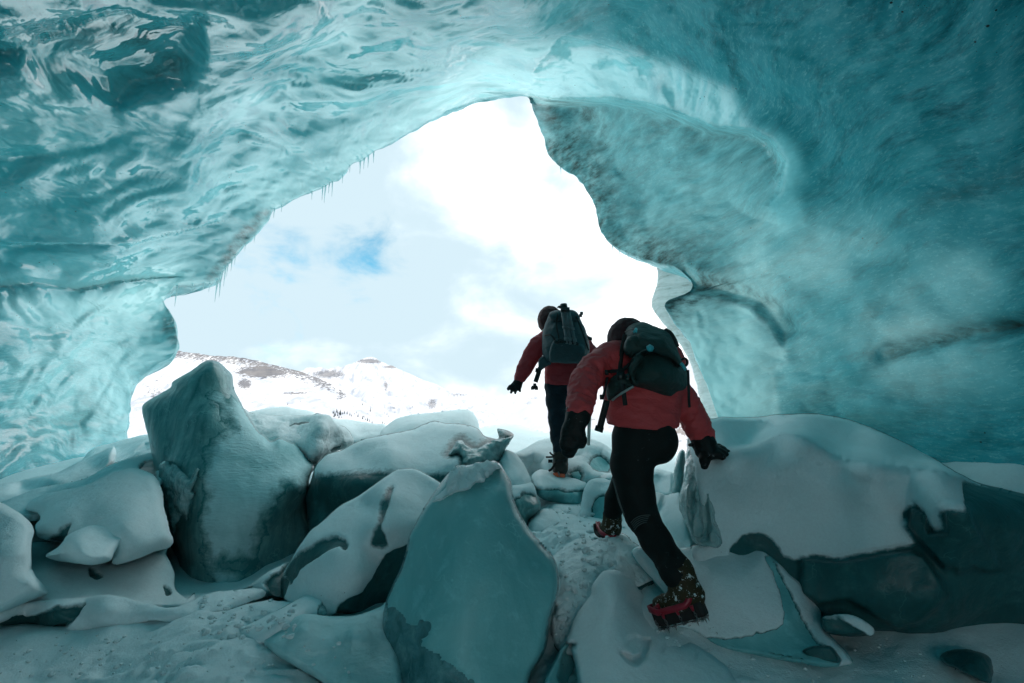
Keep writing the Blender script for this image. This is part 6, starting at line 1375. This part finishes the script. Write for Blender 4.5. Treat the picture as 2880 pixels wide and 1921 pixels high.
strap2('hanging_strap', [(345, 620, DF - .2), (328, 680, DF - .2), (308, 740, DF - .2)], .045)
strap2('hanging_strap', [(322, 625, DF - .2), (318, 660, DF - .2)], .03)
strap2('compression_strap', [(380, 360, DF - .25), (430, 355, DF - .34), (470, 400, DF - .36)], .018, (0, 0, 1))
strap2('compression_strap', [(490, 180, DF - .31), (480, 280, DF - .35), (500, 380, DF - .38)], .014)
strap2('compression_strap', [(640, 200, DF - .30), (690, 330, DF - .30), (742, 480, DF - .26)], .014)
strap2('compression_strap', [(735, 370, DF - .22), (750, 375, DF - .22), (762, 388, DF - .22)], .014, (0, 0, 1))
mb = MB()
for x, y in ((302, 762), (290, 780), (312, 780), (284, 790), (316, 792)): mb.add(box(NJ(x, y, DF - .2), (.016, .008, .014)))
mb.tube([NJ(272, 785, DF - .2), NJ(296, 797, DF - .2), NJ(318, 775, DF - .2)], .006, 5)
for x, y in ((684, 178), (676, 196), (746, 380), (758, 386)): mb.add(box(NJ(x, y, DF - .22), (.014, .01, .014)))
mb.tube([NJ(660, 205, DF - .24), NJ(680, 190, DF - .23), NJ(690, 170, DF - .22)], .008, 5)
mb.build('buckle', M['buckle'], bp2)['kind'] = 'stuff'
tp = empty('tripod', NJ(560, 300, DF - .45), 'folded grey tripod strapped head up to the back of the far pack', 'tripod')
for (x0, y0, x1, y1) in ((530, 150, 562, 400), (556, 150, 590, 405), (578, 170, 628, 410)):
    mb = MB(); a_, b_ = NJ(x0, y0, DF - .42), NJ(x1, y1, DF - .46); v_ = b_ - a_
    mb.tube([a_, a_ + v_ * .55], .019, 10); mb.tube([a_ + v_ * .53, a_ + v_ * .60], .024, 10); mb.tube([a_ + v_ * .6, a_ + v_ * .92], .016, 10); mb.tube([a_ + v_ * .9, a_ + v_ * 1.0], .022, 10); mb.tube([a_ + v_, a_ + v_ * 1.1], .014, 8)
    mb.build('leg', M['carbon'], tp)
mb = MB(); mb.tube([NJ(548, 165, DF - .42), NJ(540, 130, DF - .40), NJ(536, 105, DF - .39), NJ(535, 96, DF - .39)], [.03, .036, .034, .02], 12); mb.tube([NJ(540, 132, DF - .4), NJ(500, 126, DF - .4)], [.012, .014], 8); mb.tube([NJ(500, 130, DF - .4), NJ(492, 120, DF - .4)], .014, 8); mb.add(box(NJ(550, 150, DF - .42), (.04, .025, .02))); mb.build('tripod_head', M['buckle'], tp)
mb = MB()
for q in ((480, 415), (510, 400), (600, 400), (640, 425)): mb.add(box(NJ(q[0], q[1], DF - .46), (.022, .012, .012), [(.9, 0, -.4), (0, 1, 0), (.4, 0, .9)]))
mb.add(ribbon(spline([NJ(470, 420, DF - .44), NJ(550, 410, DF - .47), NJ(640, 430, DF - .44)], False, 5), np.array([0, 0, 1.]), .022, .006)); mb.build('tripod_strap', M['strap'], tp)
po = empty('trekking_pole', NJ(740, 1245, 5.5), 'thin grey trekking pole planted in snow between the two hikers', 'trekking pole')
mb = MB(); mb.tube([NJ(757, 860, 5.32), NJ(748, 1050, 5.38), NJ(741, 1250, 5.5)], [.022, .020, .018], 10); mb.build('shaft', M['alu'], po)
mb = MB(); mb.tube([NJ(760, 790, 5.30), NJ(757, 865, 5.32)], [.026, .022], 10); mb.build('grip', M['buckle'], po)

# ------------------------------------------------------------------ crumbs of snow kicked loose along the route
dg = bpy.context.evaluated_depsgraph_get(); dg.update()
rnd = random.Random(11)
cv, cf = [], []
for (x0, x1, y0, y1, n, smin_, smax_) in ((1480, 1740, 1490, 1790, 150, .008, .034), (560, 830, 1680, 1800, 90, .006, .024), (1760, 2060, 1740, 1880, 90, .005, .016), (1560, 1760, 1420, 1520, 50, .008, .022), (500, 1000, 1800, 1915, 30, .005, .012), (2100, 2600, 1800, 1915, 40, .005, .014), (0, 500, 1780, 1915, 50, .006, .016)):
    for k in range(n):
        px, py = rnd.uniform(x0, x1), rnd.uniform(y0, y1)
        v = unit(np.array(px), np.array(py))
        ok, loc, nor, fi, ob, mx_ = SC.ray_cast(dg, Vector(EYE), Vector(v))
        if not ok or not (ob.name.startswith('snow')) or nor.z < .35: continue
        r_ = rnd.uniform(smin_, smax_) * rnd.uniform(.5, 1)
        nu, nv = 7, 4; o_ = len(cv)
        ph = rnd.random() * 50; sx, sy, sz = rnd.uniform(.7, 1.4), rnd.uniform(.7, 1.4), rnd.uniform(.5, .9)
        pts = [(0, 0, 1)] + [(math.sin(math.pi * (j + 1) / (nv + 1)) * math.cos(2 * math.pi * i / nu), math.sin(math.pi * (j + 1) / (nv + 1)) * math.sin(2 * math.pi * i / nu), math.cos(math.pi * (j + 1) / (nv + 1))) for j in range(nv) for i in range(nu)] + [(0, 0, -1)]
        for p in pts:
            q = rnd.uniform(.75, 1.2); cv.append((loc.x + p[0] * r_ * sx * q, loc.y + p[1] * r_ * sy * q, loc.z + p[2] * r_ * sz * q + r_ * .25))
        for i in range(nu):
            i2 = (i + 1) % nu
            cf.append((o_, o_ + 1 + i, o_ + 1 + i2))
            for j in range(nv - 1): cf.append((o_ + 1 + j * nu + i, o_ + 1 + (j + 1) * nu + i, o_ + 1 + (j + 1) * nu + i2, o_ + 1 + j * nu + i2))
            cf.append((o_ + len(pts) - 1, o_ + 1 + (nv - 1) * nu + i2, o_ + 1 + (nv - 1) * nu + i))
tag(mesh_obj('snow_crumbs', cv, np.array(cf, dtype=object), M['snow_trodden']), 'loose crumbs of kicked up snow scattered along the trodden route', 'snow', kind='stuff')
